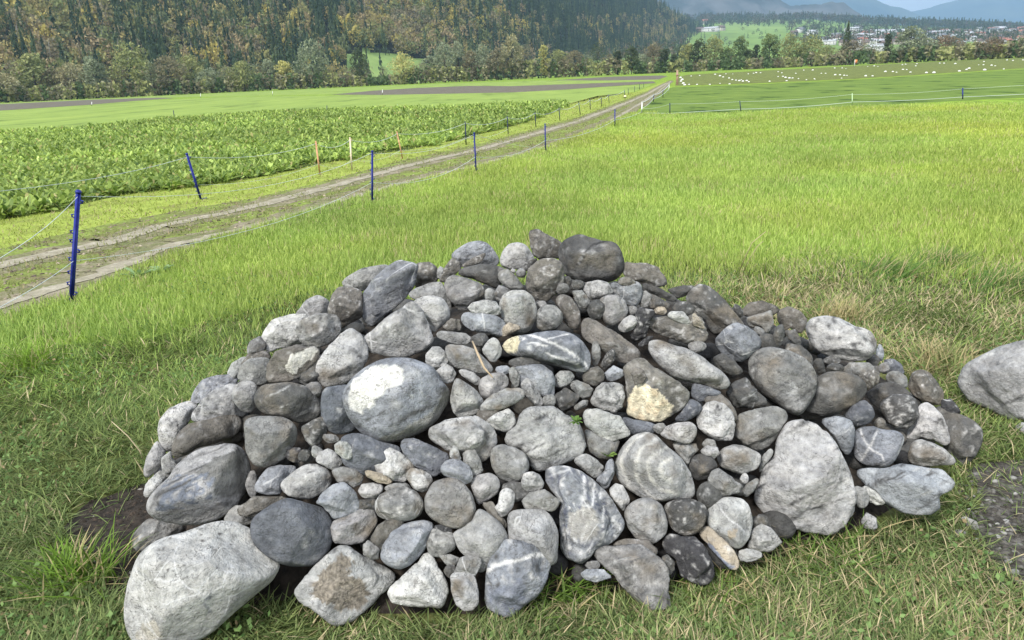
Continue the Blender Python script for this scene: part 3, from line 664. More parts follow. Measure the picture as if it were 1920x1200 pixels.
for i, s in enumerate(ST):
    P = s['poly']; Q = np.roll(P, -1, 0); cr_ = P[:, 0] * Q[:, 1] - Q[:, 0] * P[:, 1]; A = cr_.sum() / 2
    c = np.array([((P[:, 0] + Q[:, 0]) * cr_).sum(), ((P[:, 1] + Q[:, 1]) * cr_).sum()]) / (6 * A)
    s['c'] = c; s['area'] = abs(A); s['i'] = i
    th = np.arange(NTH) / NTH * 2 * math.pi; r = np.zeros(NTH)         # radial outline
    for k, t in enumerate(th):
        d = np.array([math.cos(t), math.sin(t)]); best = 0
        for a, b in zip(P, Q):
            e = b - a; den = d[0] * e[1] - d[1] * e[0]
            if abs(den) < 1e-9: continue
            ac = a - c; tt = (ac[0] * e[1] - ac[1] * e[0]) / den; ss = (ac[0] * d[1] - ac[1] * d[0]) / den
            if tt > 0 and -1e-6 <= ss <= 1 + 1e-6: best = max(best, tt)
        r[k] = best if best else r[k - 1]
    sg = 1.8 if s['shp'] == 'r' else .7
    kx = np.arange(-8, 9); ker = np.exp(-kx ** 2 / 2 / sg ** 2); ker /= ker.sum()
    rs = sum(ker[j] * np.roll(r, kx[j]) for j in range(17)); s['rad'] = rs * (1.06 if s['lay'] <= 0 else 1.02)
    s['rpx'] = math.sqrt(s['area'] / math.pi)
    s['t0'] = ray_heap(c[0], c[1] + .15 * s['rpx'], s['rpx'])
    mn = np.min(rs + np.roll(rs, NTH // 2)) / 2
    s['thpx'] = {'r': .86, 'a': .80, 'f': .52}[s['shp']] * (.72 * mn + .28 * s['rpx'])
for s in ST:                           # nothing sinks into the ground
    oc = s['c'] + s['rad'][::6, None] * np.c_[np.cos(np.arange(0, NTH, 6) / NTH * 6.2832), np.sin(np.arange(0, NTH, 6) / NTH * 6.2832)]; d0 = ray(*s['c'])
    lim = [(CAMH + .012) / -(dd[2] / (dd @ d0)) for dd in (ray(*q) for q in oc) if dd[2] < -.05]; s['tmax'] = min(lim); s['t0'] = min(s['t0'], s['tmax'])
order = sorted(range(len(ST)), key=lambda k: (ST[k]['lay'], ST[k]['c'][1]))
# settle the stones in front of what they overlap
GX, GY = np.meshgrid(np.arange(220, 2010, 5), np.arange(420, 1230, 5)); FD = np.full(GX.shape, 99.0)
for k in order:
    s = ST[k]; c = s['c']; R = s['rad'].max() + 3
    ix = (abs(GX - c[0]) < R) & (abs(GY - c[1]) < R)
    gx = GX[ix] - c[0]; gy = GY[ix] - c[1]; rho = np.hypot(gx, gy) / np.interp(np.arctan2(gy, gx) % (2 * math.pi), np.arange(NTH + 1) / NTH * 2 * math.pi, np.append(s['rad'], s['rad'][0]))
    ins = rho < 1; t = s['t0']
    bulge = s['thpx'] * np.clip(1 - rho ** 2.4, 0, 1) ** .5 / F
    prev = FD[ix]
    for _ in range(3):
        fr = t * (1 - bulge)
        ov = ins & (prev < 90) & (rho < .93)
        if ov.sum() > 1:
            need = np.percentile((fr - prev)[ov], 88) + .004
            if need > 0: t -= min(need, .10)
    s['t'] = t
    fr = t * (1 - bulge); v = FD[ix]; v[ins] = np.minimum(v[ins], fr[ins]); FD[ix] = v

def build_stone(s):
    i = s['i']; c = s['c']; d0 = ray(*c); ctr = np.array([0, 0, CAMH]) + d0 * s['t']
    e1 = CR - d0 * (CR @ d0); e1 /= np.linalg.norm(e1); e2 = np.cross(d0, e1); e2 *= np.sign(e2 @ -CU)   # e2 points down the picture
    big = s['rpx']; lv = 3 if big < 10 else 4 if big < 30 else 5 if big < 95 else 6
    V, Fa = ICO[lv]; a, b, cc = V[:, 0], V[:, 1], V[:, 2]
    th = np.arctan2(b, a) % (2 * math.pi); rho = np.hypot(a, b)
    ang = s['shp'] == 'a'; g = np.random.default_rng(100 + i)
    rr = np.interp(th, np.arange(NTH + 1) / NTH * 2 * math.pi, np.append(s['rad'], s['rad'][0]))
    rp = np.sin(np.arcsin(np.clip(rho, 0, 1))) ** .92
    px = c[0] + rr * rp * np.cos(th); py = c[1] + rr * rp * np.sin(th)
    dirs = CF + np.outer((px - 960) / F, CR) - np.outer((py - 600) / F, CU)
    tt = s['t'] * 1.0 / (dirs @ d0)
    flat = dirs * tt[:, None] + np.array([0, 0, CAMH]) - ctr
    th_m = s['thpx'] * s['t'] / F
    dep = np.sign(cc) * np.abs(cc) ** (.88)
    P = flat - np.outer(dep * th_m * np.where(cc > 0, 1.0, 1.0), d0)
    size = big * s['t'] / F
    # facets: broken or worn planes over the front and back
    loc = np.c_[P @ e1, P @ e2, -(P @ d0)]
    npl = {'a': 10, 'r': 7, 'f': 7}[s['shp']]
    for k in range(npl):
        n = g.normal(size=3); n[2] = abs(n[2]) * .9 + .55
        if k % 3 == 2: n[2] *= -1
        n /= np.linalg.norm(n); h = (loc @ n).max() * (g.uniform(.58, .83) if ang or s['shp'] == 'f' else g.uniform(.69, .88))
        sdist = loc @ n; k_ = sdist > h
        f = np.ones(len(loc)); soft = .03 if ang else .07
        f[k_] = (h + (sdist[k_] - h) * soft) / sdist[k_]
        f = 1 - (1 - f) * np.clip(abs(cc) * 3.2, .15, 1)
        loc[k_] *= (f[k_])[:, None] ** 1.0
    Pn = loc / size
    nz = fbm(Pn * 1.1 + i * 7.7, i, 2) - .5; amp = .17 if ang else .10
    n2 = fbm(Pn * 4.2 + i * 3.3, i + 50, 4) - .5
    rid = 1 - abs(fbm(Pn * 2.0 + i, i + 20, 3) - .5) * 2
    k = 1 + amp * nz + (.085 if ang or 'm' in s['feats'] else .036) * n2 - (.06 if ang else .0) * np.clip(rid - .88, 0, 1) * 8 * .5
    if 'l' in s['feats']:
        k += .07 * (np.floor((Pn[:, 1] + .45 * Pn[:, 0]) * 7 + 2 * nz) % 2 - .5) * .6
    edge = 1 - np.abs(cc) * .0
    loc = loc * k[:, None]
    for _ in range(2):                 # keep the measured outline after the facets and dents
        W = loc[:, :1] * e1 + loc[:, 1:2] * e2 - loc[:, 2:3] * d0; u, v, _w = proj(W + ctr)
        tq = np.arctan2(v - c[1], u - c[0]) % (2 * math.pi); rq = np.hypot(u - c[0], v - c[1]); nb = 40 if lv > 3 else 20; bi = (tq / (2 * math.pi) * nb).astype(int) % nb
        rm = np.zeros(nb); np.maximum.at(rm, bi, rq); tb = (np.arange(nb) + .5) / nb * 2 * math.pi
        want = np.interp(tb, np.arange(NTH + 1) / NTH * 2 * math.pi, np.append(s['rad'], s['rad'][0])); ra = want / np.maximum(rm, .3 * want); ra = (np.roll(ra, 1) + 2 * ra + np.roll(ra, -1)) / 4
        loc[:, :2] *= np.interp(tq, np.r_[tb[-1] - 2 * math.pi, tb, tb[0] + 2 * math.pi], np.r_[ra[-1], ra, ra[0]])[:, None]
    W = loc[:, :1] * e1 + loc[:, 1:2] * e2 - loc[:, 2:3] * d0
    u, v, _ = proj(W + ctr)
    col = paint(s['tone'], s['feats'], np.c_[u, v], Pn, size, i + 11, None)
    al = np.full((len(W), 1), .62 if 'v' in s['feats'] else .0)
    ob = mk('stone', W, [Fa], STONE_M, None, smooth=True)
    cA = np.c_[col, al].astype(np.float32)
    at = ob.data.color_attributes.new('col', 'FLOAT_COLOR', 'POINT'); at.data.foreach_set('color', cA.ravel())
    if np.linalg.det(np.c_[e1, e2, -d0].T) < 0: ob.data.flip_normals()
    ob.location = ctr; s['ob'] = ob; s['ctr'] = ctr
    return ob
for s in ST: build_stone(s)

# names and labels
TN = dict(W='whitish', L='light grey', M='mid grey', D='dark grey', K='blackish', B='blue-grey', C='blue-grey', S='slate blue', N='brownish grey', T='tan')
def size_word(r): return 'tiny' if r < 11 else 'small' if r < 22 else 'medium' if r < 42 else 'big'
def shape_word(s):
    e = s['rad']; w_ = e + np.roll(e, NTH // 2); el = w_.max() / w_.min()
    if s['shp'] == 'f': return 'flat'
    if el > 1.75: return 'long angular' if s['shp'] == 'a' else 'long rounded'
    return 'angular' if s['shp'] == 'a' else ('round' if el < 1.25 else 'rounded')
def dirw(d):
    a = math.degrees(math.atan2(-d[1], d[0])) % 360
    return ['right of', 'above right of', 'above', 'above left of', 'left of', 'below left of', 'below', 'below right of'][int((a + 22.5) // 45) % 8]
anch = [s for s in ST if s['nick'] and 'neighbour' not in s['nick'] and s['rpx'] > 9]
used = set()
for s in ST:
    ob = s['ob']; big = s['rpx'] > 34
    ob.name = 'boulder' if big else 'stone'
    ob['category'] = 'boulder' if big else 'stone'; ob['group'] = 'stones of the heap' if s['c'][0] < 1790 else 'stones lying loose by the heap'
    if s['label']: ob['label'] = s['label']; used.add(s['label']); continue
    near = sorted(anch, key=lambda q: max(0, np.linalg.norm(q['c'] - s['c']) - q['rpx'] * .7))
    head = f"{size_word(s['rpx'])} {TN[s['tone']]} {shape_word(s)} stone"
    cands = []
    for q in near[:2]:
        dd = s['c'] - q['c']; gap = np.linalg.norm(dd) - q['rpx'] - s['rpx']
        cands.append(f"{head} {'just ' if gap < 14 else ''}{dirw(dd)} the {q['nick']}")
    d1, d2 = near[0]['nick'], near[1]['nick']
    cands.append(f"{head} between the {d1} and the {d2}")
    for q in near[2:5]: cands.append(f"{head}, nearer the {d1} than the {q['nick']}"); 
    for q in near[2:6]:
        cands.append(f"{head} {dirw(s['c'] - q['c'])} the {q['nick']}")
    ok = [c_ for c_ in cands if c_ not in used and len(c_.replace('-', ' ').split()) <= 17]
    s['cand'] = cands
    lab = ok[0] if ok else cands[0]
    used.add(lab); ob['label'] = lab

# earth core under the stones
gx, gy = np.meshgrid(np.linspace(-2.0, 2.5, 90), np.linspace(1.5, 5.2, 80))
hz = heap_z(gx, gy) * .87 - .115 + .05 * (fbm(np.c_[gx.ravel() * 6, gy.ravel() * 6], 3).reshape(gx.shape) - .5)
hz = np.maximum(hz, -.05); n0, n1 = gx.shape
idx = np.arange(n0 * n1).reshape(n0, n1)
Fq = np.stack([idx[:-1, :-1], idx[:-1, 1:], idx[1:, 1:], idx[1:, :-1]], -1).reshape(-1, 4)
SOIL = simple('dark_soil_gap_shade', (.012, .010, .008), (.045, .036, .028), 28, .95, .8, 8, bdist=.02)  # soil colour lowered to paint in shadow between stones; bare patch shares it
tag(mk('earth_mound', np.c_[gx.ravel(), gy.ravel(), hz.ravel()], [Fq.astype(np.int32)], SOIL, smooth=True), kind='structure')

# rubble: the countless small stones deep in the gaps
RV = []; RF = []; RC = []; b0 = 0
V3, F3 = ICO[3]
g = np.random.default_rng(5)
for k in range(520):
    x = g.uniform(-1.75, 2.2); y = g.uniform(1.75, 4.3); z = heap_z(x, y)
    if z < .16: continue
    r = g.uniform(.03, .06); sc = r * np.array([g.uniform(.8, 1.4), g.uniform(.7, 1.2), g.uniform(.5, .9)])
    P = V3 * sc; P *= (1 + .25 * (fbm(V3 * 1.6 + k, k % 50, 2) - .5))[:, None]
    t = g.uniform(0, 6.3); P = np.c_[P[:, 0] * math.cos(t) - P[:, 1] * math.sin(t), P[:, 0] * math.sin(t) + P[:, 1] * math.cos(t), P[:, 2]]
    P += [x, y, z * .90 - .10]
    RV.append(P); RF.append(F3 + b0); b0 += len(P)
    cc = np.array(TONE[g.choice(list('DDNDK'))]) * g.uniform(.6, 1.1)  # dark tones put the shadow of the gaps into the rubble colour
    RC.append(cc * (.8 + .4 * fbm(V3 * 3 + k, 7))[:, None])
rb = mk('stone_rubble', np.concatenate(RV), [np.concatenate(RF)], STONE_M, smooth=True)
cA = np.c_[np.concatenate(RC), np.zeros(b0)].astype(np.float32)
rb.data.color_attributes.new('col', 'FLOAT_COLOR', 'POINT').data.foreach_set('color', cA.ravel())
tag(rb, 'small stones packed into the heap gaps, coloured dark as gap shade', 'rubble', kind='stuff')
# ------------------------------------------------------------ fields, laid as sheets over one ground plane
def dens(poly, step=14):
    out = []
    for a, b in zip(poly, poly[1:] + poly[:1]):
        n = max(1, int(math.hypot(a[0] - b[0], a[1] - b[1]) / step))
        for k in range(n): out.append((a[0] + (b[0] - a[0]) * k / n, a[1] + (b[1] - a[1]) * k / n))
    return out
def sheet(name, poly, z, mat, wob=.0):
    P = np.array([gnd(u, v) for u, v in dens(list(poly))])[:, :2]
    if wob:
        n = np.c_[fbm(P * 1.7, 3), fbm(P * 1.7 + 31, 5)] - .5; P = P + n * 2 * wob
    return tag(mk(name, np.c_[P, np.full(len(P), z)], [np.arange(len(P))[None].astype(np.int32)], mat), kind='structure')
def field_mat(name, stops, scale, stretch=None, bump=.4, fine=None, rough=.95):
    m, nt, p = mat_new(name)
    n = tex(nt, scale, 8, .65, stretch=stretch); r = ramp(nt, n.outputs['Fac'], stops); c = r.outputs[0]
    if fine:
        f = tex(nt, fine[0], 6, .7, stretch=fine[3] if len(fine) > 3 else None); c = mixc(nt, 'MULTIPLY', 1.0, c, ramp(nt, f.outputs['Fac'], [(.36, fine[1]), (.64, fine[2])]).outputs[0])
    nt.links.new(c, p.inputs['Base Color']); p.inputs['Roughness'].default_value = rough; p.inputs['Specular IOR Level'].default_value = .04
    b = nt.nodes.new('ShaderNodeBump'); b.inputs['Strength'].default_value = bump; b.inputs['Distance'].default_value = .05
    nt.links.new(n.outputs['Fac'], b.inputs['Height']); nt.links.new(b.outputs[0], p.inputs['Normal'])
    return m
GREEN = (.155, .27, .030)
G_NEAR = field_mat('meadow_ground', [(.30, (.085, .11, .03)), (.48, (.17, .25, .04)), (.68, (.27, .40, .05))], 1.1, fine=(34, .62, 1.35))
G_PAST = field_mat('pasture_grass', [(.38, (.045, .08, .02)), (.43, (.115, .175, .04)), (.7, (.16, .225, .05))], .55, stretch=(1, .4, 1), fine=(1.6, .78, 1.15, (.35, 1, 1)))
G_LEFT = field_mat('left_meadow_grass', [(.36, (.13, .18, .05)), (.44, (.20, .275, .07)), (.72, (.26, .335, .085))], .25, stretch=(1, .3, 1), fine=(.9, .86, 1.1, (.4, 1, 1)))
G_VERGE = field_mat('verge_grass', [(.32, (.19, .21, .06)), (.5, (.24, .30, .06)), (.7, (.32, .38, .09))], 1.6, fine=(26, .65, 1.3))
PLOW = field_mat('ploughed_soil', [(.35, (.105, .095, .073)), (.65, (.165, .15, .12))], .8, fine=(3, .8, 1.15))
CROPSOIL = field_mat('crop_soil', [(.35, (.03, .045, .012)), (.65, (.075, .11, .03))], 4, fine=(20, .7, 1.2))
DRY = field_mat('trodden_soil', [(.34, (.13, .15, .06)), (.48, (.17, .165, .09)), (.62, (.24, .21, .15)), (.8, (.31, .28, .22))], 3.2, fine=(30, .68, 1.25))
RUTM = field_mat('rut_soil', [(.3, (.19, .175, .12)), (.5, (.29, .265, .20)), (.7, (.37, .34, .27))], 5, fine=(28, .78, 1.15))
MIDG = field_mat('track_grass', [(.32, (.17, .14, .085)), (.44, (.15, .17, .055)), (.62, (.20, .26, .06))], 2.4, fine=(24, .6, 1.3))
BIG = 9000
tag(mk('ground', [(-BIG, -60, 0), (BIG, -60, 0), (BIG, BIG, 0), (-BIG, BIG, 0)], [np.array([[0, 1, 2, 3]], np.int32)], G_NEAR), kind='structure')
hl = lambda u: 187 - .0443 * u - 0.2       # picture height of the level horizon
TR_R = [(-330, 760), (-150, 662), (0, 598), (130, 560), (260, 503), (400, 452), (550, 407), (700, 364), (850, 324), (1000, 285), (1100, 247), (1160, 223), (1205, 200), (1250, 160), (1262, 150)]
TR_L = [(-330, 500), (-120, 478), (0, 468), (120, 440), (230, 415), (380, 388), (480, 372), (620, 338), (760, 300), (900, 270), (1000, 243), (1090, 218), (1140, 199), (1180, 184), (1215, 170), (1256, 150)]
sheet('farm_track', TR_L + TR_R[::-1], .008, MIDG, .05)
def strip(name, pts, wdt, z, mat, wob=.06):
    P = np.array([gnd(*p)[:2] for p in dens2(pts)]); T = np.gradient(P, axis=0); T /= np.linalg.norm(T, axis=1)[:, None]
    Nn = np.c_[-T[:, 1], T[:, 0]]; w1 = wdt * (.6 + .9 * fbm(P * .9, 2)); w2 = wdt * (.6 + .9 * fbm(P * .9 + 50, 4))
    A = P + Nn * w1[:, None] + (np.c_[fbm(P * 4, 8), fbm(P * 4, 9)] - .5) * wob * 2; B = P - Nn * w2[:, None] + (np.c_[fbm(P * 4, 10), fbm(P * 4, 11)] - .5) * wob * 2
    n = len(P); V = np.r_[np.c_[A, np.full(n, z)], np.c_[B, np.full(n, z)]]; i = np.arange(n - 1)
    return tag(mk(name, V, [np.c_[i, i + 1, i + 1 + n, i + n].astype(np.int32)], mat), kind='structure')
def dens2(pts, step=6):
    out = []
    for a, b in zip(pts[:-1], pts[1:]):
        n = max(1, int(math.hypot(a[0] - b[0], a[1] - b[1]) / step))
        for k in range(n): out.append((a[0] + (b[0] - a[0]) * k / n, a[1] + (b[1] - a[1]) * k / n))
    return out + [pts[-1]]
RUT1 = [(-330, 560), (-120, 522), (0, 500), (110, 475), (210, 455), (290, 428), (390, 408), (480, 388), (620, 352), (760, 312), (900, 281), (1000, 253), (1090, 226), (1140, 207), (1180, 191), (1215, 176), (1250, 156)]
RUT2 = [(-330, 690), (-120, 612), (0, 575), (100, 545), (200, 512), (330, 460), (480, 425), (620, 383), (760, 343), (900, 310), (1000, 284), (1080, 257), (1150, 225), (1195, 198), (1235, 172), (1258, 152)]
strip('track_shoulder', RUT1, .34, .0100, DRY, .12); strip('track_shoulder', RUT2, .38, .0125, DRY, .12)
strip('wheel_rut', RUT1, .13, .0150, RUTM, .07); strip('wheel_rut', [p for p in RUT2], .075, .0175, RUTM, .10)
CROP = [(-420, 560), (-200, 470), (0, 412), (60, 402), (130, 388), (230, 366), (350, 350), (480, 334), (600, 308), (680, 293), (760, 282), (870, 259), (960, 237), (1030, 214), (1066, 199), (1060, 194), (950, 197), (800, 205), (650, 207), (500, 214), (330, 223), (160, 241), (0, 252), (-420, 285)]
sheet('verge', [(-330, 520)] + TR_L[1:] + [(1190, 173), (1120, 180), (1065, 195), (1030, 212), (960, 232), (870, 253), (760, 276), (480, 326), (0, 405), (-330, 500)], .004, G_VERGE, .04)
sheet('crop_soil', CROP, .012, CROPSOIL, .05)
sheet('left_meadow', [(-420, 290), (0, 256), (330, 226), (650, 210), (1065, 196), (1120, 184), (1190, 172), (1225, 158), (1060, 168), (960, 173.5), (720, 178), (430, 181.5), (250, 190), (170, 197), (0, 208), (-420, 222)], .004, G_LEFT)
sheet('ploughed_field', [(-420, 221), (0, 207.5), (170, 196.5), (250, 189.5), (330, 184), (300, 183), (170, 187), (0, 195.5), (-420, 213)], .008, PLOW)
sheet('ploughed_field', [(620, 177.5), (720, 178), (960, 173.5), (1060, 168), (1230, 156), (1225, 152.5), (1060, 158), (960, 161.5), (880, 161), (780, 165), (700, 170)], .008, PLOW)
sheet('ploughed_field', [(1040, 150.5), (1140, 151), (1235, 149), (1252, 143), (1240, 141.5), (1140, 144)], .008, PLOW)
sheet('far_meadow', [(-420, 213), (0, 195.5), (300, 183), (620, 177), (780, 165), (880, 161), (960, 161.5), (1225, 152), (1235, 149), (1040, 150.5), (800, 158), (400, 175.5), (0, 193.3), (-420, 211.8)], .004, G_LEFT)
sheet('pasture', [(1200, 213), (1290, 215), (1400, 211), (1600, 199), (1920, 183), (2300, 166), (2300, 112), (1920, 130), (1600, 150), (1400, 159), (1262, 163.5), (1240, 172), (1215, 195)], .004, G_PAST)
def row_mat():
    m, nt, p = mat_new('rowed_crop')
    t = nt.nodes.new('ShaderNodeTexCoord'); w_ = nt.nodes.new('ShaderNodeTexWave'); w_.bands_direction = 'X'; w_.inputs['Scale'].default_value = .10; w_.inputs['Distortion'].default_value = 1.5; w_.inputs['Detail'].default_value = 3
    mp = nt.nodes.new('ShaderNodeMapping'); mp.inputs['Rotation'].default_value = (0, 0, math.radians(-28)); nt.links.new(t.outputs['Object'], mp.inputs[0]); nt.links.new(mp.outputs[0], w_.inputs[0])
    r = ramp(nt, w_.outputs['Fac'], [(.2, (.09, .095, .045)), (.5, (.14, .17, .05)), (.9, (.20, .24, .07))])
    n = tex(nt, 1.2, 6, .7); c = mixc(nt, 'MULTIPLY', 1.0, r.outputs[0], ramp(nt, n.outputs['Fac'], [(.35, .6), (.65, 1.3)]).outputs[0])
    nt.links.new(c, p.inputs['Base Color']); p.inputs['Roughness'].default_value = 1; p.inputs['Specular IOR Level'].default_value = .02; return m
ROWF = [(1266, 161), (1400, 157), (1600, 148), (1920, 128), (2300, 110), (2300, 92.6), (1920, 108.5), (1800, 113.6), (1600, 123.5), (1440, 132), (1290, 140), (1268, 145)]
sheet('rowed_field', ROWF, .008, row_mat())
SOILR = field_mat('bare_soil', [(.3, (.045, .041, .036)), (.5, (.09, .083, .073)), (.7, (.17, .16, .145))], 14, bump=1.0, fine=(60, .6, 1.4))
PATCH_L = [(285, 902), (215, 926), (145, 955), (118, 992), (150, 1040), (170, 1085), (205, 1115), (300, 1130), (560, 1130), (590, 1060), (400, 960)]
PATCH_R = [(1812, 880), (1850, 872), (1900, 868), (2010, 860), (2050, 1000), (2030, 1110), (1935, 1120), (1880, 1090), (1840, 1040), (1815, 980), (1825, 930)]
THATCH = field_mat('trampled_thatch', [(.3, (.035, .04, .018)), (.5, (.075, .09, .028)), (.7, (.16, .16, .07))], 9, fine=(55, .6, 1.4))
sheet('trampled_ground', [(-400, 680), (0, 650), (250, 640), (600, 545), (900, 505), (1250, 485), (1500, 500), (1920, 520), (2500, 545), (3400, 900), (2600, 1900), (960, 1750), (-700, 1900), (-900, 1000)], .003, THATCH, .08)
sheet('bare_soil', PATCH_L, .007, SOIL, .16); sheet('bare_soil', PATCH_R, .007, SOILR, .07)

# ------------------------------------------------------------ distant terrain
def terrain(name, cols, ns, mat, noise=0.0, nsc=.004):
    """cols: list of (u, [(v, D), ...]) profiles from foot to ridge, resampled to a grid in the world"""
    us = np.linspace(cols[0][0], cols[-1][0], ns[0]); key = np.array([c[0] for c in cols]); m = len(cols[0][1])
    prof = np.array([c[1] for c in cols], float); G = np.zeros((ns[0], ns[1], 3))
    for i, u in enumerate(us):
        pv = [np.interp(u, key, prof[:, k, 0]) for k in range(m)]; pd = [np.interp(u, key, prof[:, k, 1]) for k in range(m)]
        Pk = np.array([atD(u, a, b) for a, b in zip(pv, pd)]); s = np.linspace(0, m - 1, ns[1])
        for c in range(3): G[i, :, c] = np.interp(s, np.arange(m), Pk[:, c])
    P = G.reshape(-1, 3)
    if noise: P[:, 2] += (fbm(P[:, :2] * nsc, 3, 6) - .5) * noise * np.clip(np.tile(np.linspace(0, 1, ns[1]), ns[0]) * 2, 0, 1)
    idx = np.arange(ns[0] * ns[1]).reshape(ns); Fq = np.stack([idx[:-1, :-1], idx[1:, :-1], idx[1:, 1:], idx[:-1, 1:]], -1).reshape(-1, 4)
    return tag(mk(name, P, [Fq.astype(np.int32)], mat, smooth=True), kind='structure'), P.reshape(ns[0], ns[1], 3)
HILLM = field_mat('forest_floor', [(.35, (.018, .022, .014)), (.65, (.04, .045, .028))], .05)
us_h = [-700, -300, 0, 300, 600, 900, 1000, 1100, 1180, 1225, 1250, 1290, 1340]
cols = []
for u in us_h:
    Db = np.interp(u, [-700, 0, 600, 900, 1100, 1250, 1340], [400, 425, 500, 640, 900, 1200, 1700])
    slope = np.interp(u, [-700, 900, 1000, 1100, 1180, 1225, 1250, 1290, 1340], [.52, .48, .44, .36, .275, .245, .225, .20, .17]); Lh = 700
    prof = []
    for s in (0, .25, .6, 1.0):
        D = Db + s * Lh; z = slope * Lh * s
        prof.append((hl(u) - (z - CAMH) * F / D * .97, D))
    cols.append((u, prof))
hill, HG = terrain('hillside', cols, (140, 60), HILLM, 34, .012)
CLEAR = field_mat('clearing_grass', [(.35, (.17, .25, .08)), (.65, (.25, .34, .11))], .06)
# grassy clearing on the lower slope: faces of the hillside there carry the grass
hill.data.materials.append(CLEAR)
cu, cv, _ = proj(HG.reshape(-1, 3))
CLR = [(640, 160), (640, 114), (672, 98), (705, 100), (745, 107), (800, 120), (840, 135), (800, 160)]
inC = inpoly(cu, cv, CLR)
for p in hill.data.polygons:
    if inC[p.vertices[0]]: p.material_index = 1
FANM = field_mat('fan_meadows', [(.30, (.12, .18, .055)), (.5, (.18, .27, .07)), (.7, (.25, .34, .10))], .006, fine=(.03, .85, 1.15), stretch=(1, .4, 1))
fan_cols = []
for u, vt in [(1040, 62), (1180, 42), (1240, 42), (1320, 38), (1440, 37), (1520, 36), (1640, 45), (1760, 50), (1920, 57), (2300, 66)]:
    fan_cols.append((u, [(hl(u) + 1.5, 620), (hl(u) - (hl(u) - vt) * .45, 1350), (hl(u) - (hl(u) - vt) * .8, 2100), (vt, 2900), (vt + 12, 3300)]))
fan, FG = terrain('valley_slope', fan_cols, (160, 60), FANM)
def mtn_mat(name, a, b, sc):
    return field_mat(name, [(.4, a), (.6, b)], sc, bump=1.0)
terrain('rocky_mountain', [(u, [(70, 3400), ((70 + v) / 2, 3900), (v, 4500)]) for u, v in [(1000, -60), (1150, -55), (1250, -42), (1350, -32), (1440, -14), (1500, -3), (1528, 5), (1550, 16), (1572, 27), (1600, 40), (1640, 52), (1700, 66)]], (140, 50), mtn_mat('rock_forest', (.05, .065, .06), (.125, .13, .125), .004), 190, .004)
terrain('blue_mountain', [(u, [(80, 7500), ((80 + v) / 2, 8800), (v, 10000)]) for u, v in [(1200, -45), (1450, -44), (1560, -36), (1620, -18), (1650, -3), (1668, 8), (1690, 17), (1712, 28), (1760, 42), (1850, 60)]], (120, 40), mtn_mat('far_forest', (.05, .08, .07), (.09, .12, .09), .0015), 240, .0015)
terrain('blue_mountain', [(u, [(90, 9500), ((90 + v) / 2, 11000), (v, 12500)]) for u, v in [(1560, 60), (1650, 42), (1700, 27), (1740, 17), (1770, 8), (1800, 2), (1840, -3), (1920, -14), (2080, -28), (2400, -35)]], (120, 40), bpy.data.materials['far_forest'], 240, .0015)
# ------------------------------------------------------------ trees
def cards(C, size, g, up=.0):
    """leaf-clump cards (random quads bent on the diagonal) at centres C"""
    n = len(C); A = g.normal(size=(n, 3)); A /= np.linalg.norm(A, axis=1)[:, None]
    B = np.cross(A, g.normal(size=(n, 3))); B /= np.linalg.norm(B, axis=1)[:, None]
    s = np.broadcast_to(size, (n,))[:, None] * g.uniform(.6, 1.3, (n, 1))
    V = np.stack([C - A * s, C + B * s * .6, C + A * s, C - B * s * .6], 1).reshape(-1, 3)
    return V, (np.arange(n) * 4)[:, None] + np.array([[0, 1, 2, 3]])
def crown_pts(kind, n, g):
    """points in a unit-height crown: returns Nx3 with z 0..1, radius ~ up to .5"""
    if kind == 'conifer':
        z = g.uniform(0, 1, n) ** 1.25; tier = np.floor(z * 11) / 11; r = (1 - z) * .5 * (.35 + .65 * (1 - (z - tier) * 11)) ; a = g.uniform(0, 6.283, n)
        rr = r * np.sqrt(g.uniform(.35, 1, n)); return np.c_[rr * np.cos(a), rr * np.sin(a), .06 + z * .94 - rr * .15]
    P = []
    nb = {'round': 16, 'tall': 15, 'poplar': 12, 'bare': 15, 'bush': 9}[kind]
    for b in range(nb):
        f = (b + .5) / nb; a = b * 2.4 + g.uniform(-.5, .5)
        if kind == 'round': zc = .30 + .62 * f; R = .34 * math.sin(math.pi * min(1, .22 + .72 * f)) ; br = .17
        elif kind == 'tall': zc = .22 + .70 * f; R = .27 * math.sin(math.pi * min(1, .2 + .78 * f)); br = .125
        elif kind == 'poplar': zc = .12 + .80 * f; R = .08 * math.sin(math.pi * (.15 + .8 * f)); br = .10
        elif kind == 'bare': zc = .30 + .62 * f; R = .33 * math.sin(math.pi * min(1, .22 + .72 * f)); br = .16
        else: zc = .25 + .45 * f; R = .42 * math.sin(math.pi * (.2 + .7 * f)); br = .25
        R *= g.uniform(.6, 1.15); c = np.array([R * math.cos(a), R * math.sin(a), zc]); m = n // nb
        d = g.normal(size=(m, 3)); d /= np.linalg.norm(d, axis=1)[:, None]
        P.append(c + d * (br * g.uniform(.75, 1.2)) * (g.uniform(.35, 1, (m, 1)) ** .5) * [1, 1, .85])
    return np.concatenate(P)
LEAF = vcol_mat('tree_leaves', .9, .25)
BARK = simple('bark', (.05, .043, .035), (.11, .095, .08), 3, .95)
def limb_mesh(kind, g):
    parts = [tube([(0, 0, 0), (.012, 0, .25), (0, .01, .55), (0, 0, .85 if kind != 'bush' else .5)], [.022, .017, .010, .003], 6)]
    for k in range(9 if kind != 'conifer' else 0):
        a = k * 2.4; z0 = .18 + .06 * k; R = .2 if kind != 'poplar' else .06
        parts.append(tube([(0, 0, z0), (R * .5 * math.cos(a), R * .5 * math.sin(a), z0 + .10), (R * 1.2 * math.cos(a), R * 1.2 * math.sin(a), z0 + .24)], [.009, .006, .002], 5))
    return join(parts)
CRM = {}
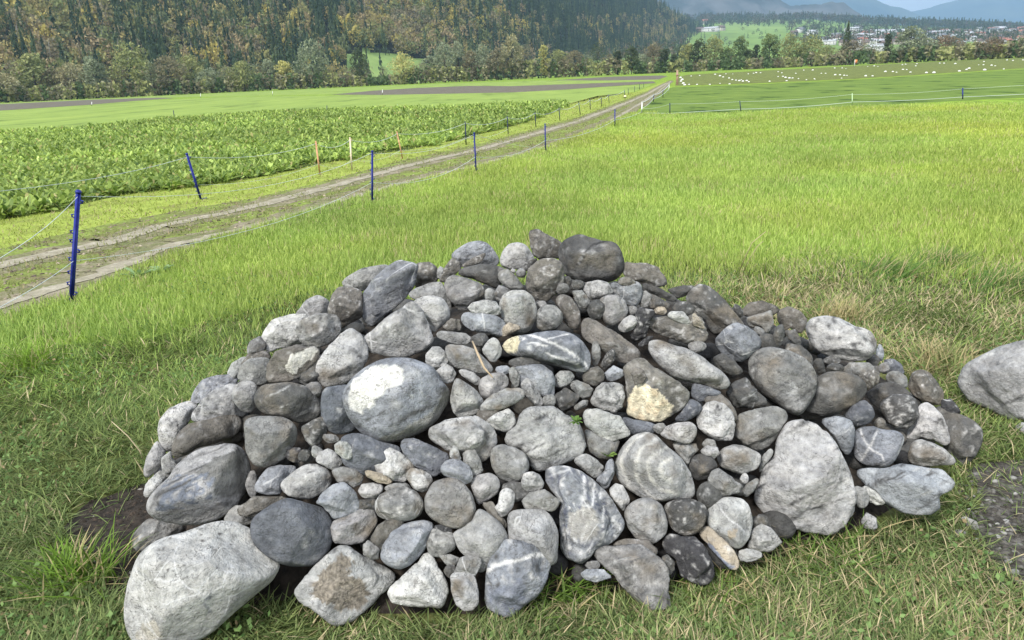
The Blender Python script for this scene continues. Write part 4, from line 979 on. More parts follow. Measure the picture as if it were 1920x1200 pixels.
def crown_mesh(kind, colr, var, n, size, seed):
    key = (kind, colr, seed)
    if key in CRM: return CRM[key]
    g = np.random.default_rng(seed); P = crown_pts(kind, n, g)
    V, Q = cards(P, size, g)
    lo = (.75 + .5 * fbm(P * 7 + seed, seed, 2)) * g.uniform(.8, 1.2, len(P))
    cl = np.array(colr)[None] * lo[:, None]; alt = np.array(var)[None] * lo[:, None]
    pick = (fbm(P * 5 + 9, seed + 1, 2) > .55)[:, None]; cl = np.where(pick, alt, cl)
    o = mk('crown', V, [Q.astype(np.int32)], LEAF, np.repeat(cl, 4, 0), link=False)
    lv, lf = limb_mesh(kind, g); t = mk('trunk', lv, lf, BARK, link=False)
    CRM[key] = (o.data, t.data); return CRM[key]
_m = 1.9
TC = dict(olive=((.115, .115, .040), (.17, .155, .05)), tan=((.155, .125, .078), (.20, .15, .085)), grey=((.105, .110, .075), (.145, .145, .10)),
          green=((.055, .080, .028), (.10, .12, .035)), dark=((.035, .045, .022), (.06, .07, .03)), yellow=((.22, .18, .05), (.30, .24, .07)),
          brown=((.10, .075, .05), (.135, .10, .06)), red=((.13, .075, .05), (.10, .07, .05)), fir=((.018, .030, .020), (.03, .045, .028)))
TREES = """15 150 66 round tan|75 118 64 tall olive|110 140 50 round brown|145 130 54 round tan|185 120 42 tall grey|222 140 44 bare brown|257 101 74 round olive|290 125 46 bare grey|322 116 56 round brown
364 114 54 round olive|398 136 46 round grey|432 130 44 bare tan|460 122 48 round olive|485 124 40 bare grey|508 118 28 tall grey|538 120 42 tall yellow|565 136 40 round grey|590 88 64 round grey|622 128 36 bare tan|648 142 40 bush brown
677 97 30 tall dark|722 128 22 bare brown|758 106 46 round yellow|790 122 48 bare brown|812 110 44 tall grey|836 89 46 round grey|862 84 34 tall grey|886 100 40 tall brown|908 92 44 round grey|935 98 46 round brown|960 72 42 tall tan
988 92 40 bare brown|1020 87 19 poplar yellow|1048 98 44 round olive|1078 100 42 round brown|1102 104 34 bare grey|1121 86 44 bare dark|1142 108 36 round brown|1158 98 19 poplar dark|1184 92 26 tall dark|1204 106 34 round grey|1224 88 46 round brown|1245 95 20 poplar dark|1263 106 22 tall dark
1288 88 36 tall olive|1308 80 32 tall dark|1338 77 46 round olive|1362 94 36 round green|1386 76 34 tall green|1403 98 26 tall dark|1416 88 14 poplar dark|1441 72 38 tall green|1478 74 44 round olive|1502 92 34 round green|1520 76 48 round olive|1550 92 34 round olive|1584 54 34 conifer dark
1598 84 52 round brown|1632 86 44 bare grey|1661 72 15 poplar dark|1678 92 36 bare grey|1703 62 46 tall grey|1732 80 44 round grey|1768 76 58 round red|1800 88 40 round brown|1828 92 40 round dark|1860 80 44 round red|1892 84 44 round dark|1915 76 44 bare grey|1955 80 46 round brown|2000 84 46 round grey|-30 120 54 round olive|-80 130 54 round tan|-140 125 60 tall grey"""
ords = {}
shape_n = dict(round='round-crowned', tall='tall-crowned', poplar='slim columnar', bare='half-bare', bush='low bushy', conifer='pointed conifer')
col_n = dict(olive='olive', tan='tan', grey='grey-green', green='green', dark='dark', yellow='yellowing', brown='brown', red='reddish-brown')
rows = [t.split() for t in TREES.replace('\n', '|').split('|')]
rows.sort(key=lambda r: float(r[0]))
ordw = ['', 'first', 'second', 'third', 'fourth', 'fifth', 'sixth', 'seventh', 'eighth', 'ninth', 'tenth', 'eleventh', 'twelfth']
seen = [r for r in rows if 0 <= float(r[0]) <= 1920]; cnt = {}
for r in seen: cnt[(r[3], r[4])] = cnt.get((r[3], r[4]), 0) + 1
num = {}
for k_ in TC: TC[k_] = tuple(tuple((x * .68 + .32 * sum(c_) / 3) * (2.35 if k_ not in ('fir', 'dark') else 2.2) * t_ for x, t_ in zip(c_, (.90, 1.0, .80))) for c_ in TC[k_])
for r in rows:
    u, top, wd, kind, cn = float(r[0]), float(r[1]), float(r[2]), r[3], r[4]
    D = 345 + (hash3(np.array([int(u)]), np.array([1]), np.array([2]), 3)[0] - .5) * 16
    if 1268 < u < 1480: D = 352
    base = atD(u, hl(u) + 1.6 * F / D, D); base[2] = 0
    h = (hl(u) + 1.6 * F / D - top) * D / F * .97; wm = wd * D / F
    ratio = {'round': .92, 'tall': .66, 'poplar': .30, 'bare': .92, 'bush': 1.1, 'conifer': .9}[kind]
    cm, tm = crown_mesh(kind, *TC[cn], {'bare': 900, 'poplar': 1200, 'conifer': 1500}.get(kind, 2100), {'bare': .020, 'poplar': .026}.get(kind, .026), 3 + int(u) % 3)
    root = empty('tree' if kind != 'conifer' else 'conifer_tree', base, u * 1.3)
    sxy = wm / ratio / h * 1.0; root.scale = (h * sxy, h * sxy, h)
    for nm, me in (('crown', cm), ('trunk', tm)):
        o = bpy.data.objects.new(nm, me); COL.objects.link(o); o.parent = root
    k = (kind, cn); lab = f"{col_n[cn]} {shape_n[kind]} tree in the row along the far field edge"
    if 0 <= u <= 1920:
        num[k] = num.get(k, 0) + 1
        lab = f"{col_n[cn]} {shape_n[kind]} tree in the far field-edge row" + (f", {ordw[num[k]]} of its kind from the left" if cnt[k] > 1 else '')
    else: lab = f"{col_n[cn]} {shape_n[kind]} tree beyond the {'left' if u < 0 else 'right'} edge of the view"
    tag(root, lab, 'tree', 'trees along the far edge of the fields')
# undergrowth below the row
g = np.random.default_rng(21); n = 30000; u = g.uniform(-250, 2150, n); D = g.uniform(334, 362, n)
hh = np.interp(u, [-250, 0, 640, 670, 745, 780, 900, 1000, 1260, 1500, 1920], [6.5, 6, 7, 4.5, 4.5, 7, 6.5, 8, 5, 5, 6]) * (.55 + .75 * fbm(np.c_[u / 22, D / 60], 3, 3))
z = g.uniform(0, 1, n) ** .8 * hh; B = np.array([atD(a, hl(a) + 1.6 * F / d, d) for a, d in zip(u, D)]); B[:, 2] = z
V, Q = cards(B, .75, g); k = fbm(np.c_[u / 14, D / 20], 8, 3)[:, None]
cl = np.where(k > .58, TC['olive'][1], np.where(k > .5, TC['tan'][0], np.where(k > .42, TC['brown'][0], TC['green'][0]))) * g.uniform(.6, 1.15, (n, 1))
tag(mk('undergrowth', V, [Q.astype(np.int32)], LEAF, np.repeat(cl, 4, 0)), 'brown and olive bushes filling the foot of the tree row', 'bushes', kind='stuff')
# forest on the hillside: one mass of thousands of trees
def scatter(protos, base, hs, ws, cols, g):
    VV = []; FF = []; CC = []; off = 0
    sel = g.integers(0, len(protos), len(base))
    for k, (PV, PF, PL) in enumerate(protos):
        ii = np.where(sel == k)[0]; m = len(ii)
        if not m: continue
        a = g.uniform(0, 6.283, m); ca, sa = np.cos(a)[:, None], np.sin(a)[:, None]
        X = (PV[None, :, 0] * ca - PV[None, :, 1] * sa) * ws[ii, None]; Y = (PV[None, :, 0] * sa + PV[None, :, 1] * ca) * ws[ii, None]; Z = PV[None, :, 2] * hs[ii, None]
        P = np.stack([X, Y, Z], -1) + base[ii][:, None]; nv = PV.shape[0]
        VV.append(P.reshape(-1, 3)); FF.append((PF[None] + (np.arange(m) * nv)[:, None, None] + off).reshape(-1, PF.shape[1])); off += m * nv
        CC.append((cols[ii][:, None] * PL[None, :, None]).reshape(-1, 3))
    return np.concatenate(VV), np.concatenate(FF).astype(np.int32), np.concatenate(CC)
def protos(kind, num_, n, size, seed):
    out = []
    for k in range(num_):
        g = np.random.default_rng(seed + k); P = crown_pts(kind, n, g); V, Q = cards(P, size, g); lo = g.uniform(.7, 1.25, len(P)) * (.7 + .6 * fbm(P * 6, k, 2))
        out.append((V, Q, np.repeat(lo, 4)))
    return out
P_dec = protos('round', 4, 130, .070, 300); P_con = protos('conifer', 4, 130, .066, 400)
g = np.random.default_rng(31)
pos = []; 
ni, nj = HG.shape[:2]
for _ in range(26000):
    fi = g.uniform(0, ni - 1.01); fj = (g.uniform(0, 1) ** 1.15) * (nj - 1.01); i, j = int(fi), int(fj); a, b = fi - i, fj - j
    p = (HG[i, j] * (1 - a) * (1 - b) + HG[i + 1, j] * a * (1 - b) + HG[i, j + 1] * (1 - a) * b + HG[i + 1, j + 1] * a * b); pos.append(p)
pos = np.array(pos); u, v, _ = proj(pos)
# keep an even spacing of roughly one crown per 45 square metres, none inside the clearing, none far above the frame
keep = (v > -75) & ~inpoly(u, v + 2, CLR) & (u < 1345) & (u > -330)
cell = {}; kk = []
for n_, p in enumerate(pos):
    if not keep[n_]: continue
    c = (int(p[0] // 6.5), int(p[1] // 6.5))
    if c in cell: continue
    cell[c] = 1; kk.append(n_)
pos = pos[kk]; u = u[kk]; v = v[kk]
pc = np.interp(u, [0, 400, 700, 1000, 1200], [.38, .48, .60, .86, .92]) + (fbm(np.c_[u / 90, v / 60], 5, 3) - .5) * 1.6 - np.clip((np.abs(u - 730) < 90) & (v < 110), 0, 1) * .45
isc = g.uniform(0, 1, len(pos)) < pc
pal_d = np.array([(.10, .095, .040), (.14, .115, .055), (.075, .085, .035), (.13, .10, .065), (.17, .14, .045), (.06, .07, .035), (.10, .085, .06)]) * np.array([2.45, 2.5, 1.95]) + .022
pal_c = np.array([(.018, .030, .020), (.024, .038, .026), (.030, .045, .028), (.015, .026, .020)]) * np.array([3.3, 3.0, 2.2])
fd = ~isc
c_d = pal_d[(fbm(np.c_[u / 34, v / 20], 4, 2)[fd] * 13 + g.uniform(0, 2.2, fd.sum())).astype(int) % 7]; c_c = pal_c[g.integers(0, 4, isc.sum())]
A1 = scatter(P_dec, pos[fd] - [0, 0, 1], g.uniform(11, 18, fd.sum()), g.uniform(10, 14.5, fd.sum()), c_d, g)
A2 = scatter(P_con, pos[isc] - [0, 0, 1], g.uniform(17, 28, isc.sum()), g.uniform(7, 10, isc.sum()), c_c, g)
V = np.r_[A1[0], A2[0]]; Q = np.r_[A1[1], A2[1] + len(A1[0])]; Cc = np.r_[A1[2], A2[2]]
tag(mk('mountain_forest', V, [Q], LEAF, Cc), 'mixed autumn forest of dark conifers and olive broadleaf trees covering the mountainside', 'forest', kind='stuff')
print('FOREST', len(pos), len(Q))
# pale bare trunks showing in the forest
P = pos[fd][g.integers(0, fd.sum(), 160)]; parts = [tube([p, p + [0, 0, 8], p + [.5, 0, 15]], [.35, .28, .1], 4) for p in P]
v_, f_ = join(parts); 
tag(mk('forest_trunks', v_, f_, simple('pale_bark', (.16, .15, .13), (.26, .25, .22), 1)), 'pale bare trunks standing among the mountain forest', 'trunks', kind='stuff')
# trees over the valley slope and its ridge
g = np.random.default_rng(41); pos = []; hs = []
ni, nj = FG.shape[:2]
def fpt(u, s):
    fi = np.clip((u - 1040) / (2300 - 1040), 0, .999) * (ni - 1); i = int(fi); a = fi - i; fj = s * (nj - 1.01); j = int(fj); b = fj - j
    return FG[i, j] * (1 - a) * (1 - b) + FG[i + 1, j] * a * (1 - b) + FG[i, j + 1] * (1 - a) * b + FG[i + 1, j + 1] * a * b
for _ in range(1500): pos.append(fpt(g.uniform(1150, 2150), g.uniform(.66, .78))); hs.append(g.uniform(16, 27))
for _ in range(160): pos.append(fpt(g.uniform(1230, 1500), .55 + .10 * g.uniform(0, 1))); hs.append(g.uniform(12, 20))
for _ in range(900): pos.append(fpt(g.uniform(1480, 2150), g.uniform(.22, .66))); hs.append(g.uniform(9, 17))
for _ in range(60): pos.append(fpt(g.uniform(1240, 1500), g.uniform(.2, .5))); hs.append(g.uniform(6, 11))
for _ in range(260): pos.append(fpt(g.uniform(1060, 1290), g.uniform(.05, .35))); hs.append(g.uniform(10, 16))
pos = np.array(pos); hs = np.array(hs); isc = g.uniform(0, 1, len(pos)) < .4
P2 = protos('round', 3, 40, .13, 500); P3 = protos('conifer', 3, 44, .12, 600)
A1 = scatter(P2, pos[~isc], hs[~isc], hs[~isc] * .9, 1.8 * np.array([(.055, .062, .035), (.08, .07, .045), (.05, .065, .03)])[g.integers(0, 3, (~isc).sum())], g)
A2 = scatter(P3, pos[isc], hs[isc] * 1.15, hs[isc] * .5, pal_c[g.integers(0, 4, isc.sum())], g)
V = np.r_[A1[0], A2[0]]; Q = np.r_[A1[1], A2[1] + len(A1[0])]; Cc = np.r_[A1[2], A2[2]]
tag(mk('distant_woods', V, [Q], LEAF, Cc), 'distant dark woods and hedges on the valley slope and its ridge', 'woods', kind='stuff')

# ------------------------------------------------------------ the village: every house a thing
WALLS = [simple('white_wall', (.55, .54, .52), (.66, .65, .62), .5), simple('cream_wall', (.50, .45, .36), (.58, .53, .43), .5), simple('timber_wall', (.16, .11, .08), (.22, .16, .11), .5)]
ROOFS = [simple('grey_roof', (.16, .165, .17), (.25, .255, .26), .5), simple('red_roof', (.32, .13, .085), (.42, .19, .13), .5), simple('brown_roof', (.14, .10, .08), (.20, .15, .12), .5), simple('pale_roof', (.45, .46, .48), (.58, .59, .60), .5)]
DARKW = simple('window_glass', (.04, .045, .05), (.08, .085, .09), 1, .2)
def make_house(w_, d_, h_, rh, wm, rm):
    r = empty('house')
    V, Fq = box(-w_ / 2, w_ / 2, -d_ / 2, d_ / 2, -3, h_)
    g1 = len(V); V += [(-w_ / 2, 0, h_ + rh), (w_ / 2, 0, h_ + rh)]; Fq = Fq + [(4, 6, g1), (5, g1 + 1, 7)]
    mk('wall', V, Fq, wm, parent=r)
    o = .7; k = rh / (d_ / 2)
    RV = []; RF = []
    for s in (-1, 1):
        b = len(RV)
        RV += [(-w_ / 2 - o, s * (d_ / 2 + o), h_ - k * o), (w_ / 2 + o, s * (d_ / 2 + o), h_ - k * o), (w_ / 2 + o, 0, h_ + rh + .02), (-w_ / 2 - o, 0, h_ + rh + .02)]
        RV += [(x, y, z + .35) for x, y, z in RV[b:b + 4]]
        RF += [tuple(b + q for q in f) for f in [(0, 1, 2, 3), (7, 6, 5, 4), (0, 4, 5, 1), (1, 5, 6, 2), (2, 6, 7, 3), (3, 7, 4, 0)]]
    ro = mk('roof', RV, RF, rm, parent=r)
    mk('chimney', *box(w_ * .2, w_ * .2 + .8, .6, 1.4, h_, h_ + rh + 1.0), wm, parent=ro)
    for i in range(3):
        for lv in (0, 1):
            x = -w_ / 2 + w_ * (i + .6) / 3.2
            mk('window', *box(x, x + 1.3, -d_ / 2 - .06, -d_ / 2 + .02, 1 + lv * 2.8, 2.4 + lv * 2.8), DARKW, parent=r)
    return r
WN = ['white-walled', 'cream-walled', 'timber']; RN = ['grey', 'red', 'brown', 'pale']
HP = [(make_house(*a, WALLS[w1], ROOFS[r1]), w1, r1) for a, w1, r1 in [((14, 10, 6, 3.2), 0, 1), ((16, 11, 6.5, 3), 0, 0), ((12, 10, 6, 3.4), 1, 2), ((20, 12, 7, 3), 0, 3), ((13, 9, 5.5, 3), 2, 2), ((17, 11, 7, 2.6), 1, 1), ((34, 16, 6, 2.4), 0, 3)]]
HS = [(1330, 60, 6), (1352, 58, 2), (1312, 61, 4), (1322, 46, 0), (1237, 83, 4), (1500, 62, 1), (1522, 66, 3), (1488, 68, 2), (1545, 78, 1), (1556, 84, 3), (1600, 60, 6), (1608, 57, 1), (1638, 64, 6), (1655, 66, 6), (1672, 64, 6), (1630, 73, 3), (1650, 75, 2), (1668, 78, 1), (1645, 84, 3), (1606, 94, 1), (1640, 99, 3), (1622, 86, 2)]
g = np.random.default_rng(77)
for k in range(118):
    u = 1560 + 370 * g.uniform(0, 1) ** .75; s = g.uniform(0, 1)
    vv = np.interp(u, [1560, 1700, 1800, 1920], [68, 62, 60, 59]) + s * np.interp(u, [1560, 1700, 1920], [18, 24, 24]); HS.append((u, vv, [0, 1, 2, 3, 4, 5][g.integers(0, 6)]))
uF, vF, _ = proj(FG.reshape(-1, 3)); uF = uF.reshape(ni, nj); vF = vF.reshape(ni, nj)
usedp = set()
for u, vv, t in HS:
    fi = int(np.clip((u - 1040) / 1260 * (ni - 1), 0, ni - 1)); js = int(np.argmin(abs(vF[fi, :nj * 3 // 4] - vv)))
    p = FG[fi, js] + [0, 0, 0]; p = fpt(u, js / (nj - 1.01))
    src, w1, r1 = HP[t]
    o = src if t not in usedp else dup(src); usedp.add(t)
    o.location = p; o.rotation_euler = (0, 0, g.uniform(-.6, .6)); sc = float(np.clip(p[1] / 1500, .8, 1.5)); o.scale = (sc, sc, sc)
    if u < 1400: tag(o, {6: 'long white barn with pale roof on the green slope', 2: 'cream farmhouse beside the long white barn on the green slope', 4: 'brown timber shed on the green slope', 0: 'small white house high on the green slope'}[t], 'house', 'farm buildings on the green slope')
    else:
        hp = ('left' if u < 1650 else 'middle' if u < 1790 else 'right') + ' part of the distant village, ' + ('upper' if vv < 72 else 'lower') + ' rows'
        tag(o, f"{WN[w1]} house with {RN[r1]} roof in the {hp}" if t != 6 else 'long white village hall with pale roof at the upper edge of the village', 'house', f'{WN[w1]} {RN[r1]}-roofed houses, {hp}' if t != 6 else 'long halls of the village')
for t, (src, _, _) in enumerate(HP):
    if t not in usedp: bpy.data.objects.remove(src)
tagged = [o for o in bpy.data.objects if o.get('label') == 'brown timber shed on the green slope']
for o, l in zip(tagged, ['brown timber shed left of the long white barn', 'dark timber hut at the lower left edge of the green slope']): o['label'] = l
# ------------------------------------------------------------ grass, crop leaves
GRASSM = vcol_mat('grass_blades', .6, .35)
def blades(x, y, L, w, az, lean, curv, col, z0=0.0, seg=3):
    n = len(x); S = np.linspace(0, 1, seg + 1); d = np.c_[np.cos(az), np.sin(az)]
    wz = az + math.pi / 2 + g.uniform(-.9, .9, n); wd = np.c_[np.cos(wz), np.sin(wz)]
    V = np.zeros((n, seg + 1, 2, 3))
    for k, s in enumerate(S):
        hx = L * (lean * s + curv * s * s * .5); hz = L * (np.sqrt(np.clip(1 - lean ** 2, .02, 1)) * s - curv * s * s * .38)
        hw = w * (1 - .25 * s if s < .7 else .82 * (1 - s) / .3 + .06) * .5
        for q, sg in ((0, -1), (1, 1)):
            V[:, k, q, 0] = x + d[:, 0] * hx + wd[:, 0] * hw * sg; V[:, k, q, 1] = y + d[:, 1] * hx + wd[:, 1] * hw * sg
            V[:, k, q, 2] = z0 + np.maximum(hz, .004)
    per = [[2 * k, 2 * k + 1, 2 * k + 3, 2 * k + 2] for k in range(seg)]
    return V.reshape(-1, 3), quads_for(n, 2 * (seg + 1), per), np.repeat(col, 2 * (seg + 1), 0)
def polar(n, D0, D1, p, amax=41):
    """positions in front of the place where the heap is seen from, density falling as D^-p"""
    e = 2 - p; D = (D0 ** e + g.uniform(0, 1, n) * (D1 ** e - D0 ** e)) ** (1 / e); A = np.radians(g.uniform(-amax, amax, n))
    return D * np.sin(A), D * np.cos(A)
def px(x, y, z=0.0):
    u, v, w_ = proj(np.c_[x, y, np.full(len(x), z)]); return u, v
g = np.random.default_rng(11)
MEADOW_EX = TR_R + [(1230, 214), (1290, 216), (1400, 212), (1600, 200), (1920, 184), (2500, 158), (4500, 900), (2500, 4000), (-1500, 4000), (-1500, 1400)]
x, y = polar(700000, 1.55, 31, 1.54)
x2, y2 = polar(150000, 1.2, 9, 1.3, 66); o2 = np.abs(np.degrees(np.arctan2(x2, y2))) > 40.9; x = np.r_[x, x2[o2]]; y = np.r_[y, y2[o2]]   # the sward goes on at either side
u, v = px(x, y); D = np.hypot(x, y)
ok = inpoly(u, v, MEADOW_EX) & (heap_z(x, y) < .075 + .05 * (hash3((x * 50).astype(int), (y * 50).astype(int), np.zeros(len(x), int), 1) - .5))
PL2 = [(285, 900), (215, 922), (148, 952), (122, 990), (150, 1045), (165, 1092), (200, 1122), (225, 1145), (300, 1150), (560, 1135), (590, 1060), (400, 960)]
soil = inpoly(u + 30 * (fbm(np.c_[x * 6, y * 6], 4) - .5), v + 30 * (fbm(np.c_[x * 6, y * 6], 5) - .5), PL2); soilR = inpoly(u + 60 * (fbm(np.c_[x * 5, y * 5], 6) - .5), v + 60 * (fbm(np.c_[x * 5, y * 5], 7) - .5), PATCH_R)
ok &= ~(soil & (g.uniform(0, 1, len(x)) > .06)) & ~(soilR & (g.uniform(0, 1, len(x)) > .16))
# bare thin places and clumping
cl = fbm(np.c_[x * 2.3, y * 2.3], 12, 3)
bound = np.interp(u, [-400, 0, 250, 600, 900, 1250, 1500, 1920, 2400], [640, 640, 640, 560, 520, 500, 505, 520, 540])
rough = 1 / (1 + np.exp(-(v - bound + 60 * (fbm(np.c_[x * 1.5, y * 1.5], 3) - .5)) / 14))
ok &= ~((rough > .5) & (g.uniform(0, 1, len(x)) > .35 + 1.2 * cl))
x, y, u, v, D, rough, cl = [q[ok] for q in (x, y, u, v, D, rough, cl)]; n = len(x); R_ = g.uniform(0, 1, n) < rough
print('BLADES', n)
right = np.clip((u - 1150) / 300, 0, 1) * np.clip((900 - v) / 300, .25, 1); 
az_f = 2 * math.pi * 1.3 * fbm(np.c_[x * 1.1, y * 1.1], 40, 2) * 2
az = np.where(R_, az_f + g.normal(0, 1.5, n), g.uniform(0, 6.283, n))
L = np.where(R_, g.uniform(.025, .105, n) * (.55 + .9 * cl), g.uniform(.045, .115, n) * (.7 + .7 * fbm(np.c_[x * .8, y * .8], 17, 2)))
lean = np.where(R_, g.uniform(.35, .97, n), g.uniform(.02, .5, n)); curv = np.where(R_, g.uniform(.1, .8, n), g.uniform(0, .5, n))
wdt = np.where(R_, g.uniform(.0028, .0052, n), g.uniform(.0026, .0042, n)) * np.maximum(1, D / 3.0) ** .74
q = g.uniform(0, 1, n)[:, None]; patch = fbm(np.c_[x * .55, y * .55], 30, 4)[:, None]; p2 = fbm(np.c_[x * 2.2, y * 2.2], 33, 3)[:, None]
c_m = np.array([.22, .31, .065]) * (1 - q) + np.array([.41, .50, .13]) * q
c_m = c_m * (.74 + .62 * patch) * (1 + (fbm(np.c_[x * .28, y * .28], 77, 3)[:, None] - .5) * np.array([.35, .05, -.2])); far = np.clip((D - 5) / 14, 0, 1)[:, None]; c_m = c_m * (1 - .0 * far) * np.array([1, 1, 1]) + far * np.array([.035, .03, 0])
c_m = np.where((g.uniform(0, 1, (n, 1)) < .035 + .16 * (p2 > .62)), np.array([.46, .42, .20]), c_m)
c_r = np.array([.095, .155, .04]) * (1 - q ** 1.6) + np.array([.31, .39, .11]) * q ** 1.6; c_r = c_r * (.65 + .7 * p2); fr_ = np.clip((v - 700) / 300, 0, 1)[:, None] * .25; c_r = c_r * (1 - fr_) + fr_ * (c_r.mean(1)[:, None] * np.array([.95, 1.0, .72]) * .9)
leftb = np.clip((500 - u) / 400, 0, 1)[:, None] * np.clip((800 - v) / 200, 0, 1)[:, None]; c_r = c_r * (1 + leftb * np.array([.35, .5, 0]))
straw = (.06 + .34 * right + .12 * (v > 1000) * (u > 550))[:, None] * (.4 + 1.3 * p2)
c_r = np.where(g.uniform(0, 1, (n, 1)) < straw, np.array([.52, .44, .26]) * (.5 + .7 * q), c_r)
col = np.where(R_[:, None], c_r, c_m)
az = np.where(R_ | (g.uniform(0, 1, n) < .5), az, az)
V, Q, C_ = blades(x, y, L, wdt, az, lean, curv, col)
tag(mk('grass', V, [Q], GRASSM, C_), 'bright meadow grass with trampled tufts and straw round the heap', 'grass', kind='stuff')
# clover and small broad leaves low in the trampled grass
xc, yc = polar(30000, 1.6, 7, 1.3, 44); uc, vc = px(xc, yc); okc = (vc > 520) & (heap_z(xc, yc) < .0) & inpoly(uc, vc, MEADOW_EX) & ~inpoly(uc, vc, PL2) & ~inpoly(uc, vc, PATCH_R) & (fbm(np.c_[xc * 2.5, yc * 2.5], 71, 3) > .52)
xc, yc = xc[okc], yc[okc]; zc = g.uniform(.02, .06, len(xc)); qc = g.uniform(0, 1, (len(xc), 1))
Vc, Qc = cards(np.c_[xc, yc, zc], .011, g); cc_ = np.array([.09, .17, .05]) * (1 - qc) + np.array([.24, .36, .12]) * qc; cc_ = np.where(g.uniform(0, 1, (len(xc), 1)) < .12, np.array([.34, .26, .14]), cc_)
tag(mk('clover', Vc, [Qc.astype(np.int32)], GRASSM, np.repeat(cc_, 4, 0)), 'clover and small fallen leaves low in the trampled grass', 'ground cover', kind='stuff')
# low growth on the verge and between the wheel ruts
x, y = polar(190000, 4.5, 60, 1.55, 41); u, v = px(x, y); D = np.hypot(x, y)
VERGE = TR_L + [(1190, 173), (1120, 180), (1065, 195), (1030, 212), (960, 232), (870, 253), (760, 276), (480, 326), (0, 402), (-330, 520)]
uv = np.c_[u, v]; d1 = pl_dist(uv, RUT1); d2 = pl_dist(uv, RUT2); sc = np.maximum(.42 * 1400 / np.maximum(D, 1) * .28, 1.2)
inT = inpoly(u, v, TR_L + TR_R[::-1]); inV = inpoly(u, v, VERGE)
pn = fbm(np.c_[x * 1.6, y * 1.6], 51, 3)
ok = (inV | (inT & (d1 > sc * .85) & (d2 > sc * .7) & (pn > .40)) | (inT & (pn > .57)))
x, y, u, v, D, inV = [q_[ok] for q_ in (x, y, u, v, D, inV)]; n = len(x); q = g.uniform(0, 1, (n, 1))
L = g.uniform(.03, .075, n); c = np.where(inV[:, None], np.array([.22, .28, .05]) * (1 - q) + np.array([.42, .46, .12]) * q, np.array([.17, .20, .06]) * (1 - q) + np.array([.30, .31, .12]) * q)
c = np.where(g.uniform(0, 1, (n, 1)) < .14, np.array([.36, .30, .17]), c)
V, Q, C_ = blades(x, y, L, g.uniform(.006, .014, n) * np.maximum(1, D / 9) ** .8, g.uniform(0, 6.28, n), g.uniform(.2, .9, n), g.uniform(0, .6, n), c, seg=2)
tag(mk('verge_grass', V, [Q], GRASSM, C_), 'short yellow-green grass on the verge and between the wheel ruts', 'grass', kind='stuff')
# crop leaves
x, y = polar(135000, 6.0, 75, 1.25, 44); u, v = px(x, y)
jn = fbm(np.c_[x * 1.2, y * 1.2], 91, 3); ok = inpoly(u, v + (jn - .5) * 160 / np.maximum(np.hypot(x, y), 6) * 2, CROP) & (g.uniform(0, 1, len(x)) < .35 + 1.1 * fbm(np.c_[x * .8, y * .8], 92, 2)); x, y = x[ok], y[ok]; D = np.hypot(x, y)
keepd = g.uniform(0, 1, len(x)) < 1.0; x, y, D = x[keepd], y[keepd], D[keepd]
print('CROP', len(x))
nl = 5; X = np.repeat(x, nl); Y = np.repeat(y, nl); DD = np.repeat(D, nl); n = len(X)
grow = np.maximum(1, DD / 20) ** .35; ht = .8 + .5 * np.repeat(fbm(np.c_[x * .5, y * .5], 61, 3), nl)
L = g.uniform(.11, .24, n) * ht * grow; w_ = g.uniform(.028, .056, n) * grow
az = g.uniform(0, 6.283, n); el = g.uniform(.35, 1.35, n); d = np.c_[np.cos(az), np.sin(az)]; wd = np.c_[-d[:, 1], d[:, 0]]
prof = [(0, .18, .0), (.35, .35, .05), (.62, 1.0, .10), (.85, .85, .06), (1.0, .12, -.02)]
V = np.zeros((n, 5, 2, 3)); tw = g.normal(0, .35, n); bend = g.uniform(.3, 1.1, n)
for k, (s, ws, lift) in enumerate(prof):
    ang = el - bend * s; hx = L * s * np.cos(el - bend * s * .5); hz = L * s * np.sin(el - bend * s * .5)
    for j, sg in ((0, -1), (1, 1)):
        V[:, k, j, 0] = X + d[:, 0] * hx + wd[:, 0] * w_ * ws * sg * .6; V[:, k, j, 1] = Y + d[:, 1] * hx + wd[:, 1] * w_ * ws * sg * .6
        V[:, k, j, 2] = np.maximum(.01, hz + .02 + sg * tw * w_ * ws * .6)
q = g.uniform(0, 1, (n, 1)); pt = np.repeat(fbm(np.c_[x * .25, y * .25], 64, 3), nl)[:, None]
c = (np.array([.10, .175, .03]) * (1 - q) + np.array([.42, .54, .12]) * q) * (.7 + .6 * pt)
c = np.where(g.uniform(0, 1, (n, 1)) < .04, np.array([.36, .34, .12]), c); c = np.where(g.uniform(0, 1, (n, 1)) < .10, c * 1.35 + .04, c)
per = [[2 * k, 2 * k + 1, 2 * k + 3, 2 * k + 2] for k in range(4)]
CROPM = vcol_mat('crop_leaves', .5, .4); CROPM.node_tree.nodes['Principled BSDF'].inputs['Specular IOR Level'].default_value = .3
tag(mk('crop_leaves', V.reshape(-1, 3), [quads_for(n, 10, per)], CROPM, np.repeat(c, 10, 0)), 'dense broad-leaved green crop filling the field left of the track', 'crop', kind='stuff')
